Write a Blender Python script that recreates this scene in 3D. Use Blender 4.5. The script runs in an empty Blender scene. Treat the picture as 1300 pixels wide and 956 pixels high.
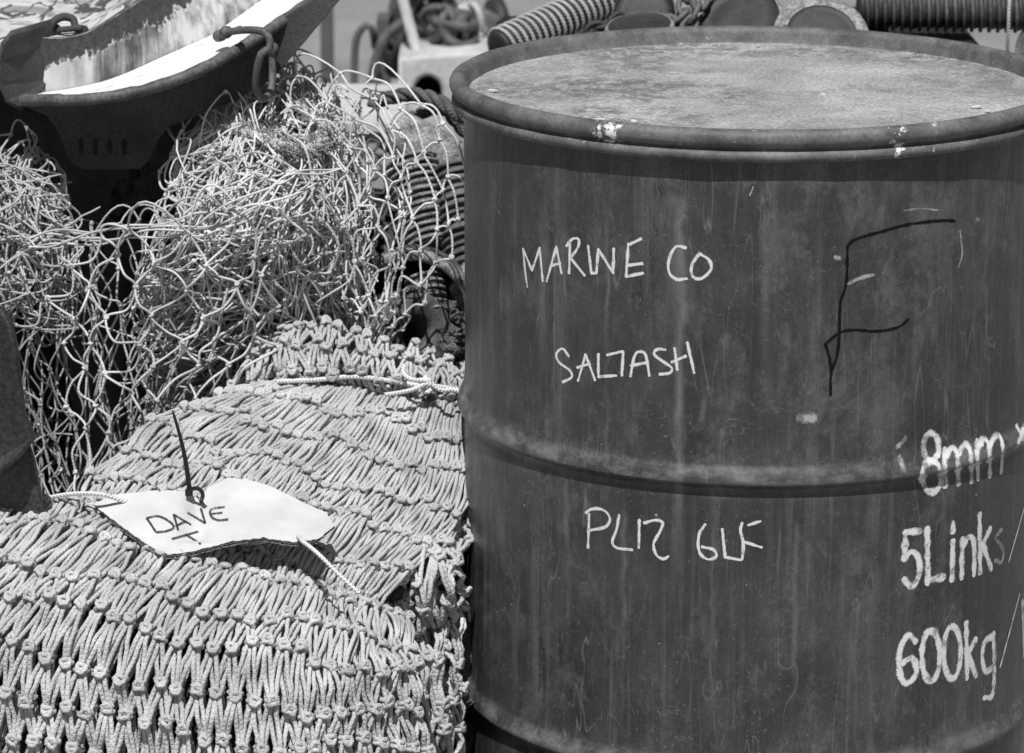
import bpy, bmesh, math, random
import numpy as np
from mathutils import Vector, Matrix

random.seed(7)
rng = np.random.default_rng(11)
sc = bpy.context.scene
col = sc.collection
PI = math.pi

# ------------------------------------------------------------------ camera numbers
F_PX = 4312.0                 # focal length in pixels of a 1300 px wide picture
CAM_H = 1.460
PITCH = math.radians(14.42)
FWD = np.array([0, math.cos(PITCH), -math.sin(PITCH)])
UPV = np.array([0, math.sin(PITCH), math.cos(PITCH)])
RGT = np.array([1.0, 0, 0])
CAM = np.array([0, 0, CAM_H])
Y_SHIFT = .05


def ray(px, py):
    return FWD + (px - 650) / F_PX * RGT + (433 - py) / F_PX * UPV


def P(px, py, Y):
    Y = Y + Y_SHIFT
    d = ray(px, py)
    return CAM + d * (Y / d[1])


def PL(lst):
    return np.array([P(*t) for t in lst])


# ------------------------------------------------------------------ materials
def nodes_of(name):
    m = bpy.data.materials.new(name)
    m.use_nodes = True
    nt = m.node_tree
    b = nt.nodes['Principled BSDF']
    return m, nt, b


def N(nt, typ, **kw):
    n = nt.nodes.new(typ)
    for k, v in kw.items():
        if k.startswith('i_'):
            key = k[2:]
            key = int(key) if key.isdigit() else key.replace('_', ' ')
            n.inputs[key].default_value = v
        else:
            setattr(n, k, v)
    return n


def ramp(nt, fac, stops, interp='LINEAR'):
    r = nt.nodes.new('ShaderNodeValToRGB')
    r.color_ramp.interpolation = interp
    el = r.color_ramp.elements
    while len(el) < len(stops):
        el.new(0.5)
    for e, (p, g) in zip(el, stops):
        e.position = p
        e.color = (g, g, g, 1)
    nt.links.new(fac, r.inputs[0])
    return r.outputs[0]


def noise(nt, scale, detail=4, rough=0.55, stretch=None, coord='Object', dist=0.0, offset=0.0):
    tc = nt.nodes.new('ShaderNodeTexCoord')
    mp = nt.nodes.new('ShaderNodeMapping')
    s = stretch or (1, 1, 1)
    mp.inputs['Scale'].default_value = s
    mp.inputs['Location'].default_value = (offset, offset * .7, offset * 1.3)
    nt.links.new(tc.outputs[coord], mp.inputs[0])
    n = nt.nodes.new('ShaderNodeTexNoise')
    n.inputs['Scale'].default_value = scale
    n.inputs['Detail'].default_value = detail
    n.inputs['Roughness'].default_value = rough
    n.inputs['Distortion'].default_value = dist
    nt.links.new(mp.outputs[0], n.inputs['Vector'])
    return n.outputs['Fac']


def mix(nt, fac, a, b, mode='MIX'):
    m = nt.nodes.new('ShaderNodeMix')
    m.data_type = 'RGBA'
    m.blend_type = mode
    for sock, v in ((m.inputs['Factor'], fac), (m.inputs['A'], a), (m.inputs['B'], b)):
        if isinstance(v, (int, float)):
            if sock.name == 'Factor':
                sock.default_value = v
            else:
                sock.default_value = (v, v, v, 1)
        else:
            nt.links.new(v, sock)
    return m.outputs['Result']


def math_(nt, op, a, b=None, clamp=False):
    m = nt.nodes.new('ShaderNodeMath')
    m.operation = op
    m.use_clamp = clamp
    for i, v in enumerate((a, b)):
        if v is None:
            continue
        if isinstance(v, (int, float)):
            m.inputs[i].default_value = v
        else:
            nt.links.new(v, m.inputs[i])
    return m.outputs[0]


def bump(nt, b, h, strength=.3, dist=.002):
    n = nt.nodes.new('ShaderNodeBump')
    n.inputs['Strength'].default_value = strength
    n.inputs['Distance'].default_value = dist
    nt.links.new(h, n.inputs['Height'])
    nt.links.new(n.outputs[0], b.inputs['Normal'])


def grey_mat(name, lo, hi, scale=30, rough=.7, fine=200, fine_amt=.35, bump_s=.3, bump_d=.002, stretch=None, metallic=0, spec=.4):
    m, nt, b = nodes_of(name)
    n1 = noise(nt, scale, 5, .6, stretch)
    c = ramp(nt, n1, [(.3, lo), (.7, hi)])
    n2 = noise(nt, fine, 4, .65)
    c2 = ramp(nt, n2, [(.3, 1 - fine_amt), (.7, 1 + fine_amt * .3)])
    out = mix(nt, 1.0, c, c2, 'MULTIPLY')
    nt.links.new(out, b.inputs['Base Color'])
    b.inputs['Roughness'].default_value = rough
    b.inputs['Metallic'].default_value = metallic
    b.inputs['Specular IOR Level'].default_value = spec
    h = math_(nt, 'ADD', n1, n2)
    bump(nt, b, h, bump_s, bump_d)
    return m


def cord_mat(name, lo, hi, turns, strands, rough=.75, bump_s=.6, bump_d=.001, dirt=.0, groove_c=.78):
    """braided or twisted twine: pattern follows the UVs (u = metres along, v = round)."""
    m, nt, b = nodes_of(name)
    uv = nt.nodes.new('ShaderNodeUVMap')
    sp = nt.nodes.new('ShaderNodeSeparateXYZ')
    nt.links.new(uv.outputs[0], sp.inputs[0])
    u = math_(nt, 'MULTIPLY', sp.outputs[0], turns)
    v = math_(nt, 'MULTIPLY', sp.outputs[1], strands * 2 * PI)
    a = math_(nt, 'SINE', math_(nt, 'ADD', u, v))
    c = math_(nt, 'SINE', math_(nt, 'SUBTRACT', u, v))
    h = math_(nt, 'MAXIMUM', a, c)
    n1 = noise(nt, 45, 5, .6)
    n2 = noise(nt, 12, 3, .5, offset=3.3)
    base = ramp(nt, n1, [(.3, lo), (.68, hi)])
    base = mix(nt, 1.0, base, ramp(nt, n2, [(.32, 1 - dirt), (.6, 1.0)]), 'MULTIPLY')
    groove = ramp(nt, h, [(.0, groove_c), (.6, 1.0)])
    base = mix(nt, 1.0, base, groove, 'MULTIPLY')
    nt.links.new(base, b.inputs['Base Color'])
    b.inputs['Roughness'].default_value = rough
    b.inputs['Specular IOR Level'].default_value = .25
    bump(nt, b, h, bump_s, bump_d)
    return m


M = {}
M['cord'] = cord_mat('braided_cream_cord', .38, .62, 1300, 2, dirt=.2, bump_s=.35, groove_c=.88)
M['twine'] = cord_mat('pale_twine', .52, .82, 1600, 1, dirt=.35, bump_s=.2, groove_c=.93)
M['white_cord'] = cord_mat('white_cord', .7, .85, 1800, 2)
M['shade_twine'] = cord_mat('shaded_twine', .38, .6, 1600, 1, dirt=.4, bump_s=.2, groove_c=.93)  # darker copy of the pale twine, shade put into its colour
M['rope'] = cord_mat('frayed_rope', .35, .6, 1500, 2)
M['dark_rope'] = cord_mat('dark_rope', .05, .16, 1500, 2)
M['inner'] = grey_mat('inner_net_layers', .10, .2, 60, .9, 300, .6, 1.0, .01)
M['black_mass'] = grey_mat('dark_backing', .012, .04, 40, .95, 250, .5, 1.0, .01)  # near-black backing; shade in the gaps of the nets put into colour
M['rust'] = grey_mat('rusted_steel', .035, .085, 14, .75, 260, .45, .5, .0015)
M['rust_dark'] = grey_mat('dark_rusted_steel', .018, .05, 14, .8, 160, .5, .5, .0015)
M['rust_light'] = grey_mat('worn_steel_edge', .06, .17, 30, .6, 240, .5, .5, .001)
M['plate_steel'] = grey_mat('scraped_dark_steel', .02, .11, 11, .5, 180, .7, .8, .003, (1, 1, .35))
M['rubber'] = grey_mat('black_rubber', .018, .05, 25, .6, 220, .4, .4, .001)
M['rubber_grey'] = grey_mat('scuffed_rubber', .05, .2, 38, .7, 240, .5, .5, .0015)
M['rubber_pale'] = grey_mat('pale_scuffed_rubber', .14, .55, 90, .8, 420, .8, .9, .002)
M['ground'] = grey_mat('concrete_quay', .2, .3, 3, .9, 60, .3, .4, .003)
M['pale_paint'] = grey_mat('pale_painted_panel', .34, .42, 4, .7, 80, .12, .1, .001)
M['mid_paint'] = grey_mat('mid_grey_paint', .08, .13, 6, .7, 80, .2, .2, .001)
M['pale_block'] = grey_mat('pale_concrete', .45, .62, 10, .85, 90, .25, .4, .002)
M['black_plastic'] = grey_mat('black_plastic', .012, .02, 60, .35, 400, .2, .1, .0003)


DX, DY = .2441, 3.3526


def drum_mat():
    m, nt, b = nodes_of('drum_dark_paint')
    big = noise(nt, 5, 4, .55)
    streak = noise(nt, 34, 5, .62, (1, 1, .045))
    streak2 = noise(nt, 95, 4, .6, (1, 1, .03), offset=5)
    cloud = noise(nt, 19, 9, .78, (1, 1, .6), offset=9)
    fine = noise(nt, 330, 3, .7)
    c = ramp(nt, big, [(.3, .030), (.7, .058)])
    c = mix(nt, 1, c, ramp(nt, cloud, [(.36, .66), (.64, 1.35)]), 'MULTIPLY')
    c = mix(nt, ramp(nt, streak, [(.55, 0), (.74, .5)]), c, .16)
    c = mix(nt, ramp(nt, streak2, [(.57, 0), (.76, .5)]), c, .16)
    c = mix(nt, ramp(nt, streak, [(.30, .7), (.46, 0)]), c, .025)
    # dusty bloom in cloudy patches
    bloom = noise(nt, 11, 10, .82, (1, 1, .5), offset=21, dist=.3)
    c = mix(nt, ramp(nt, bloom, [(.53, 0), (.66, .55)]), c, .15)
    c = mix(nt, 1, c, ramp(nt, fine, [(.3, .8), (.7, 1.2)]), 'MULTIPLY')
    # scuffed and stained patches with edges of their own
    sc1 = noise(nt, 6.5, 12, .8, (1, 1, .8), offset=41, dist=.25)
    c = mix(nt, math_(nt, 'MULTIPLY', ramp(nt, sc1, [(.53, 0), (.58, .5), (.7, .75)]), ramp(nt, noise(nt, 120, 4, .7, offset=3), [(.35, .3), (.6, 1)])), c, .125)
    sc2 = noise(nt, 8.5, 11, .75, (1, 1, .7), offset=57, dist=.3)
    c = mix(nt, ramp(nt, sc2, [(.55, 0), (.60, .55)]), c, .028)
    speck = noise(nt, 210, 5, .8, offset=61)
    c = mix(nt, math_(nt, 'MULTIPLY', ramp(nt, speck, [(.60, 0), (.66, .7)]), ramp(nt, noise(nt, 10, 4, .6, offset=66), [(.45, .1), (.6, 1)])), c, .22)
    # one long pale run of dried paint
    tcs = nt.nodes.new('ShaderNodeTexCoord')
    sps = nt.nodes.new('ShaderNodeSeparateXYZ')
    nt.links.new(tcs.outputs['Object'], sps.inputs[0])
    for xs, wid, zlo, zhi, amt in ((.156, .0060, .42, .81, .8), (.150, .020, .68, .81, .5), (.055, .004, .30, .52, .5), (.105, .004, .26, .50, .5), (.09, .003, .5, .78, .45), (.235, .006, .6, .8, .4), (.27, .004, .3, .5, .5), (.03, .006, .6, .79, .4), (-.02, .004, .55, .80, .25), (.19, .003, .28, .5, .3), (.33, .003, .25, .42, .35)):
        wobn = math_(nt, 'MULTIPLY', math_(nt, 'SUBTRACT', noise(nt, 14, 5, .65, (0, 0, 1), offset=xs * 50), .5), .022)
        dx = math_(nt, 'ABSOLUTE', math_(nt, 'SUBTRACT', math_(nt, 'ADD', sps.outputs[0], wobn), xs))
        fall = ramp(nt, math_(nt, 'DIVIDE', dx, wid * 2), [(0, 1), (.5, 0)])
        zt = math_(nt, 'DIVIDE', math_(nt, 'SUBTRACT', sps.outputs[2], zlo), zhi - zlo)
        gate = ramp(nt, zt, [(0, 0), (.3, .7), (.95, 1), (1, 0)])
        front_only = math_(nt, 'LESS_THAN', sps.outputs[1], DY)
        gr = ramp(nt, noise(nt, 60, 5, .7, (1, 1, .2), offset=2.5), [(.35, .25), (.6, 1)])
        f_ = math_(nt, 'MULTIPLY', math_(nt, 'MULTIPLY', fall, gate), math_(nt, 'MULTIPLY', gr, front_only))
        c = mix(nt, math_(nt, 'MULTIPLY', f_, amt), c, .2)
    # small pale chips
    tc = nt.nodes.new('ShaderNodeTexCoord')
    vo = N(nt, 'ShaderNodeTexVoronoi', i_Scale=62.0)
    nt.links.new(tc.outputs['Object'], vo.inputs['Vector'])
    pick = math_(nt, 'GREATER_THAN', ramp(nt, vo.outputs['Color'], [(0, 0), (1, 1)]), .86)
    spot = math_(nt, 'LESS_THAN', math_(nt, 'ADD', vo.outputs['Distance'], math_(nt, 'MULTIPLY', math_(nt, 'SUBTRACT', noise(nt, 300, 2, .5), .5), .25)), .075)
    c = mix(nt, math_(nt, 'MULTIPLY', math_(nt, 'MULTIPLY', pick, spot), .8), c, .36)
    # hairline scratches
    for k, (st, off) in enumerate((((1, 1, .12), 2.0), ((.9, 1, .35), 7.0), ((1, 1, .06), 12.0), ((.5, 1, 1.2), 17.0))):
        n = noise(nt, 22, 2, .4, st, offset=off, dist=1.4)
        d = math_(nt, 'ABSOLUTE', math_(nt, 'SUBTRACT', n, .5))
        line = ramp(nt, d, [(.0, 1), (.0045, 0)])
        gate = ramp(nt, noise(nt, 7, 3, .6, offset=off * 3), [(.50, 0), (.64, .5)])
        c = mix(nt, math_(nt, 'MULTIPLY', line, gate), c, .22)
    # wear along the swaged hoops, plus their highlight put into the colour
    tc2 = nt.nodes.new('ShaderNodeTexCoord')
    sp = nt.nodes.new('ShaderNodeSeparateXYZ')
    nt.links.new(tc2.outputs['Object'], sp.inputs[0])
    for z0 in (HOOP1 + .010, HOOP2 + .010):
        d = math_(nt, 'ABSOLUTE', math_(nt, 'SUBTRACT', sp.outputs[2], z0))
        band = ramp(nt, d, [(.0, .9), (.018, 0)])
        band = math_(nt, 'MULTIPLY', band, ramp(nt, noise(nt, 24, 6, .7, (1, 1, 2), offset=z0 * 9), [(.44, .04), (.64, 1)]))
        c = mix(nt, band, c, .2)
    nt.links.new(c, b.inputs['Base Color'])
    r = ramp(nt, cloud, [(.3, .26), (.7, .5)])
    nt.links.new(r, b.inputs['Roughness'])
    b.inputs['Specular IOR Level'].default_value = .55
    bump(nt, b, math_(nt, 'ADD', math_(nt, 'MULTIPLY', big, 3.0), math_(nt, 'MULTIPLY', cloud, .25)), .25, .008)
    return m


def lid_mat():
    m, nt, b = nodes_of('weathered_lid_paint')
    a = noise(nt, 7, 8, .72, dist=.4)
    f = noise(nt, 260, 4, .7)
    g = noise(nt, 62, 10, .82, offset=4)
    c = ramp(nt, a, [(.34, .23), (.62, .44)])
    c = mix(nt, 1, c, ramp(nt, f, [(.35, .58), (.65, 1.25)]), 'MULTIPLY')
    rust = math_(nt, 'MULTIPLY', ramp(nt, g, [(.47, 0), (.52, 1)]), ramp(nt, noise(nt, 5, 6, .7, offset=13), [(.46, 0.04), (.6, 1)]))
    c = mix(nt, math_(nt, 'MULTIPLY', rust, .85), c, .11)
    w = ramp(nt, noise(nt, 30, 5, .7, offset=31), [(.68, 0), (.72, 1)])
    c = mix(nt, math_(nt, 'MULTIPLY', w, .5), c, .5)
    nt.links.new(c, b.inputs['Base Color'])
    b.inputs['Roughness'].default_value = .7
    b.inputs['Specular IOR Level'].default_value = .3
    bump(nt, b, math_(nt, 'ADD', a, math_(nt, 'MULTIPLY', f, .4)), .35, .003)
    return m


def rim_mat():
    m, nt, b = nodes_of('worn_rim_paint')
    a = noise(nt, 26, 7, .7)
    f = noise(nt, 300, 4, .7)
    c = ramp(nt, a, [(.34, .06), (.64, .175)])
    c = mix(nt, 1, c, ramp(nt, f, [(.3, .7), (.7, 1.2)]), 'MULTIPLY')
    w = ramp(nt, noise(nt, 17, 7, .72, offset=8.1), [(.72, 0), (.74, 1)])
    c = mix(nt, ramp(nt, noise(nt, 120, 6, .75, offset=17), [(.64, 0), (.67, .8)]), c, .36)
    c = mix(nt, w, c, .5)
    tc = nt.nodes.new('ShaderNodeTexCoord')
    sp = nt.nodes.new('ShaderNodeSeparateXYZ')
    nt.links.new(tc.outputs['Object'], sp.inputs[0])
    front_only = math_(nt, 'LESS_THAN', sp.outputs[1], DY)
    for xs, wd in ((.094, .006), (.080, .004), (.357, .007), (.390, .004)):
        dx = math_(nt, 'ABSOLUTE', math_(nt, 'SUBTRACT', sp.outputs[0], xs))
        near = ramp(nt, math_(nt, 'DIVIDE', dx, wd * 2), [(0, .13), (1, 0)])
        chip = ramp(nt, math_(nt, 'ADD', noise(nt, 75, 6, .7, offset=xs * 30), near), [(.62, 0), (.66, 1)])
        chip = math_(nt, 'MULTIPLY', chip, ramp(nt, near, [(.0, 0), (.03, 1)]))
        c = mix(nt, math_(nt, 'MULTIPLY', chip, front_only), c, .72)
    nt.links.new(c, b.inputs['Base Color'])
    b.inputs['Roughness'].default_value = .62
    bump(nt, b, math_(nt, 'ADD', a, math_(nt, 'MULTIPLY', f, .3)), .5, .002)
    return m


HOOP1 = .5315
HOOP2 = .235
M['drum'] = drum_mat()
M['lid'] = lid_mat()
M['rim'] = rim_mat()


def stroke_mat(name, g, soft, grain, gscale, amax=1.0, gap=.42):
    """paint or chalk lying on the drum: soft edge across the stroke (v), grain where it skips."""
    m, nt, b = nodes_of(name)
    uv = nt.nodes.new('ShaderNodeUVMap')
    sp = nt.nodes.new('ShaderNodeSeparateXYZ')
    nt.links.new(uv.outputs[0], sp.inputs[0])
    d = math_(nt, 'ABSOLUTE', math_(nt, 'SUBTRACT', sp.outputs[1], .5))
    n = noise(nt, gscale, 4, .7)
    d2 = math_(nt, 'ADD', d, math_(nt, 'MULTIPLY', math_(nt, 'SUBTRACT', n, .5), grain))
    a = ramp(nt, d2, [(.5 - soft, amax), (.5, 0)])
    n2 = noise(nt, gscale * .25, 5, .7, offset=2)
    a = math_(nt, 'MULTIPLY', a, ramp(nt, n2, [(gap - .12, .35), (gap, 1)]))
    b.inputs['Base Color'].default_value = (g, g, g, 1)
    b.inputs['Roughness'].default_value = .85
    b.inputs['Specular IOR Level'].default_value = .15
    nt.links.new(a, b.inputs['Alpha'])
    return m


M['chalk'] = stroke_mat('white_chalk', .72, .2, .75, 700, .95, .44)
M['stencil'] = stroke_mat('white_spray_paint', .8, .22, .55, 380, .95, .49)
M['stencil_faded'] = stroke_mat('faded_spray_paint', .78, .26, .7, 260, .92, .52)
M['stencil_worn'] = stroke_mat('worn_spray_paint', .6, .3, .9, 300, .6, .55)
M['marker'] = stroke_mat('black_marker', .006, .2, .6, 500, .95, .42)
M['pencil'] = stroke_mat('grey_marker', .035, .2, .6, 700, .9, .46)


def paint_wall_mat(name):
    """white paint flaking off dark rusted steel; UV v = height up the plate, u = along."""
    m, nt, b = nodes_of(name)
    uv = nt.nodes.new('ShaderNodeUVMap')
    sp = nt.nodes.new('ShaderNodeSeparateXYZ')
    nt.links.new(uv.outputs[0], sp.inputs[0])
    n = noise(nt, 42, 8, .74, (1, 1, .6))
    lim = math_(nt, 'ADD', sp.outputs[1], math_(nt, 'MULTIPLY', math_(nt, 'SUBTRACT', n, .5), 1.25))
    mask = ramp(nt, lim, [(.60, 1), (.625, 0)])
    start = ramp(nt, math_(nt, 'ADD', sp.outputs[0], math_(nt, 'MULTIPLY', math_(nt, 'SUBTRACT', n, .5), .05)), [(.095, 0), (.105, 1)])
    mask = math_(nt, 'MULTIPLY', mask, start)
    edge = math_(nt, 'MULTIPLY', ramp(nt, lim, [(.53, 0), (.59, 1), (.63, 1), (.66, 0)]), start)
    streak = noise(nt, 70, 5, .65, (1, 1, .08), offset=3)
    blot = noise(nt, 14, 5, .6, offset=6)
    pb = math_(nt, 'ADD', math_(nt, 'MULTIPLY', streak, .55), math_(nt, 'MULTIPLY', blot, .6))
    paint = ramp(nt, pb, [(.48, .07), (.57, .24), (.68, .55)])
    paint = mix(nt, ramp(nt, sp.outputs[0], [(.12, .85), (.32, 0)]), paint, .78)
    r1 = noise(nt, 200, 4, .65)
    rust = ramp(nt, r1, [(.3, .022), (.7, .07)])
    c = mix(nt, mask, rust, paint)
    en = math_(nt, 'MULTIPLY', edge, ramp(nt, noise(nt, 160, 3, .6, offset=1), [(.45, 0), (.6, .8)]))
    c = mix(nt, en, c, .68)  # sparkling highlights painted along the torn edge
    nt.links.new(c, b.inputs['Base Color'])
    b.inputs['Roughness'].default_value = .65
    bump(nt, b, math_(nt, 'ADD', math_(nt, 'MULTIPLY', mask, 1.5), math_(nt, 'MULTIPLY', r1, .5)), .6, .003)
    return m


def white_shelf_mat():
    m, nt, b = nodes_of('white_paint_worn')
    n = noise(nt, 40, 6, .7)
    c = ramp(nt, n, [(.3, .55), (.45, .82)])
    f = noise(nt, 60, 7, .75, offset=5)
    c = mix(nt, ramp(nt, f, [(.68, 0), (.71, .85)]), c, .12)
    nt.links.new(c, b.inputs['Base Color'])
    b.inputs['Roughness'].default_value = .5
    bump(nt, b, f, .3, .001)
    return m


def flaking_mat():
    m, nt, b = nodes_of('pale_flaking_paint')
    n = noise(nt, 20, 5, .6)
    c = ramp(nt, n, [(.3, .4), (.6, .62)])
    w = noise(nt, 22, 3, .5, (1, .3, 1), offset=4, dist=1.0)
    d = math_(nt, 'ABSOLUTE', math_(nt, 'SUBTRACT', w, .5))
    line = math_(nt, 'MULTIPLY', ramp(nt, d, [(.02, 1), (.035, 0)]), ramp(nt, noise(nt, 14, 3, .6, (1, .4, 1), offset=9), [(.42, 0), (.5, 1)]))
    c = mix(nt, line, c, .07)
    d3 = ramp(nt, noise(nt, 9, 5, .7, offset=14), [(.55, 0), (.6, .7)])
    c = mix(nt, d3, c, .2)
    nt.links.new(c, b.inputs['Base Color'])
    b.inputs['Roughness'].default_value = .6
    bump(nt, b, line, .8, .003)
    return m


def card_mat():
    m, nt, b = nodes_of('white_card_face')
    n = noise(nt, 30, 5, .6)
    c = ramp(nt, n, [(.3, .52), (.7, .63)])
    nt.links.new(c, b.inputs['Base Color'])
    b.inputs['Roughness'].default_value = .7
    b.inputs['Specular IOR Level'].default_value = .2
    bump(nt, b, noise(nt, 25, 3, .5, (1, 3, 1)), .2, .003)
    return m


M['peel'] = paint_wall_mat('peeling_white_over_rust')
M['shelf'] = white_shelf_mat()
M['flaking'] = flaking_mat()
M['card'] = card_mat()
M['card_edge'] = grey_mat('brown_card_edge', .12, .3, 200, .9, 500, .5, .3, .001)


# ------------------------------------------------------------------ object helpers
def tag(o, label=None, cat=None, group=None, kind=None):
    if label:
        o['label'] = label
    if cat:
        o['category'] = cat
    if group:
        o['group'] = group
    if kind:
        o['kind'] = kind
    return o


def thing(name, loc, label, cat, group=None):
    o = bpy.data.objects.new(name, None)
    o.empty_display_size = .05
    o.location = loc
    col.objects.link(o)
    return tag(o, label, cat, group)


def link(name, me, mat, parent=None):
    o = bpy.data.objects.new(name, me)
    me.name = name
    if mat is not None:
        me.materials.append(mat)
    col.objects.link(o)
    if parent is not None:
        o.parent = parent
        # vertices are given in world space: undo the chain of parents
        p, mtx = parent, Matrix.Identity(4)
        chain = []
        while p is not None:
            chain.append(Matrix.LocRotScale(p.location, p.rotation_euler, p.scale))
            p = p.parent
        for c in reversed(chain):
            mtx = mtx @ c
        o.matrix_local = mtx.inverted()
    return o


class MB:
    """collects quads / triangles with UVs in world space and links ONE mesh."""

    def __init__(self):
        self.v, self.f, self.uv, self.n = [], [], [], 0

    def grid(self, V, uv=None, close_u=False, close_v=False, flip=False):
        """V (a,b,3) grid of points -> quads."""
        a, b = V.shape[:2]
        self.v.append(V.reshape(-1, 3))
        idx = np.arange(a * b).reshape(a, b) + self.n
        A = np.arange(a if close_u else a - 1)
        B = np.arange(b if close_v else b - 1)
        ia, ib = np.meshgrid(A, B, indexing='ij')
        ja, jb = (ia + 1) % a, (ib + 1) % b
        q = np.stack([idx[ia, ib], idx[ja, ib], idx[ja, jb], idx[ia, jb]], -1).reshape(-1, 4)
        if flip:
            q = q[:, ::-1]
        self.f.append(q)
        if uv is None:
            U = np.stack([ia / max(1, len(A)), ib / max(1, len(B))], -1)
            U = np.stack([np.stack([(ia + x) / max(1, len(A)), (ib + y) / max(1, len(B))], -1) for x, y in ((0, 0), (1, 0), (1, 1), (0, 1))], 2)
        else:
            U = np.stack([uv[np.minimum(ia + x, uv.shape[0] - 1), np.minimum(ib + y, uv.shape[1] - 1)] for x, y in ((0, 0), (1, 0), (1, 1), (0, 1))], 2)
        U = U.reshape(-1, 4, 2)
        if flip:
            U = U[:, ::-1]
        self.uv.append(U)
        self.n += a * b

    def tubes(self, Pt, r, sides=6, ref=None):
        """Pt (T,n,3) polylines; r scalar, (n,) or (T,n)."""
        Pt = np.asarray(Pt, float)
        if Pt.ndim == 2:
            Pt = Pt[None]
        T, n = Pt.shape[:2]
        tan = np.gradient(Pt, axis=1)
        tan /= np.linalg.norm(tan, axis=2, keepdims=True) + 1e-12
        if ref is None:
            # frames carried along the line
            avg = Pt[:, -1] - Pt[:, 0]
            t0 = tan[:, 0]
            ax = np.eye(3)[np.argmin(np.abs(t0), axis=1)]
            nn = np.cross(t0, ax)
            nn /= np.linalg.norm(nn, axis=1, keepdims=True)
            Ns = [nn]
            for k in range(1, n):
                nn = nn - (nn * tan[:, k]).sum(1, keepdims=True) * tan[:, k]
                nn = nn / (np.linalg.norm(nn, axis=1, keepdims=True) + 1e-12)
                Ns.append(nn)
            Nn = np.stack(Ns, 1)
        Bn = np.cross(tan, Nn)
        r = np.broadcast_to(np.asarray(r, float), (T, n)) if np.ndim(r) != 1 or np.shape(r)[0] == n else np.broadcast_to(np.asarray(r)[:, None], (T, n))
        ang = np.arange(sides) / sides * 2 * PI
        V = Pt[:, :, None] + r[:, :, None, None] * (Nn[:, :, None] * np.cos(ang)[None, None, :, None] + Bn[:, :, None] * np.sin(ang)[None, None, :, None])
        seg = np.linalg.norm(np.diff(Pt, axis=1), axis=2)
        L = np.concatenate([np.zeros((T, 1)), np.cumsum(seg, 1)], 1)
        base = (np.arange(T) * n * sides)[:, None, None] + self.n
        k, s = np.meshgrid(np.arange(n - 1), np.arange(sides), indexing='ij')
        s2 = (s + 1) % sides
        q = np.stack([k * sides + s, k * sides + s2, (k + 1) * sides + s2, (k + 1) * sides + s], -1)
        q = (q.reshape(1, -1, 4) + base.reshape(T, 1, 1)).reshape(-1, 4)
        lu0 = np.broadcast_to(L[:, :-1, None], (T, n - 1, sides))
        lu1 = np.broadcast_to(L[:, 1:, None], (T, n - 1, sides))
        v0 = np.broadcast_to(s / sides, (T, n - 1, sides))
        v1 = v0 + 1 / sides
        U = np.stack([np.stack([lu0, v0], -1), np.stack([lu0, v1], -1), np.stack([lu1, v1], -1), np.stack([lu1, v0], -1)], 3).reshape(-1, 4, 2)
        self.v.append(V.reshape(-1, 3))
        self.f.append(q)
        self.uv.append(U)
        self.n += T * n * sides

    def lathe(self, prof, p0, axis, segs=48, wob=None):
        """prof list of (r,h) along axis from p0."""
        ax = np.asarray(axis, float)
        ax = ax / np.linalg.norm(ax)
        t = np.eye(3)[np.argmin(np.abs(ax))]
        e1 = np.cross(ax, t)
        e1 /= np.linalg.norm(e1)
        e2 = np.cross(ax, e1)
        prof = np.asarray(prof, float)
        a = np.arange(segs) / segs * 2 * PI
        rr = prof[:, 0][:, None] * np.ones(segs)
        if wob is not None:
            rr = rr * wob(prof[:, 1][:, None], a[None])
        V = np.asarray(p0) + prof[:, 1][:, None, None] * ax + rr[:, :, None] * (np.cos(a)[None, :, None] * e1 + np.sin(a)[None, :, None] * e2)
        self.grid(V, close_v=True)

    def mesh(self, smooth=True):
        V = np.concatenate(self.v).astype(np.float32)
        Fq = np.concatenate(self.f).astype(np.int32)
        U = np.concatenate(self.uv).astype(np.float32)
        me = bpy.data.meshes.new('m')
        me.vertices.add(len(V))
        me.vertices.foreach_set('co', V.ravel())
        me.loops.add(len(Fq) * 4)
        me.loops.foreach_set('vertex_index', Fq.ravel())
        me.polygons.add(len(Fq))
        me.polygons.foreach_set('loop_start', np.arange(len(Fq), dtype=np.int32) * 4)
        me.polygons.foreach_set('use_smooth', np.full(len(Fq), smooth))
        uvl = me.uv_layers.new(name='UVMap')
        uvl.data.foreach_set('uv', U.reshape(-1, 2).ravel())
        me.update(calc_edges=True)
        me.validate()
        return me

    def build(self, name, mat, parent=None, smooth=True):
        return link(name, self.mesh(smooth), mat, parent)


def catmull(pts, n):
    """resample a polyline (k,d) smoothly to n points, roughly even in arc length."""
    pts = np.asarray(pts, float)
    if len(pts) == 2:
        t = np.linspace(0, 1, n)[:, None]
        return pts[0] * (1 - t) + pts[1] * t
    p = np.vstack([2 * pts[0] - pts[1], pts, 2 * pts[-1] - pts[-2]])
    m = 24
    out = []
    for i in range(len(pts) - 1):
        t = np.linspace(0, 1, m, endpoint=False)[:, None]
        a, b, c, d = p[i], p[i + 1], p[i + 2], p[i + 3]
        out.append(.5 * ((2 * b) + (c - a) * t + (2 * a - 5 * b + 4 * c - d) * t ** 2 + (3 * b - a - 3 * c + d) * t ** 3))
    out.append(pts[-1:])
    q = np.vstack(out)
    L = np.concatenate([[0], np.cumsum(np.linalg.norm(np.diff(q, axis=0), axis=1))])
    s = np.linspace(0, L[-1], n)
    return np.stack([np.interp(s, L, q[:, k]) for k in range(q.shape[1])], 1)


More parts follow.
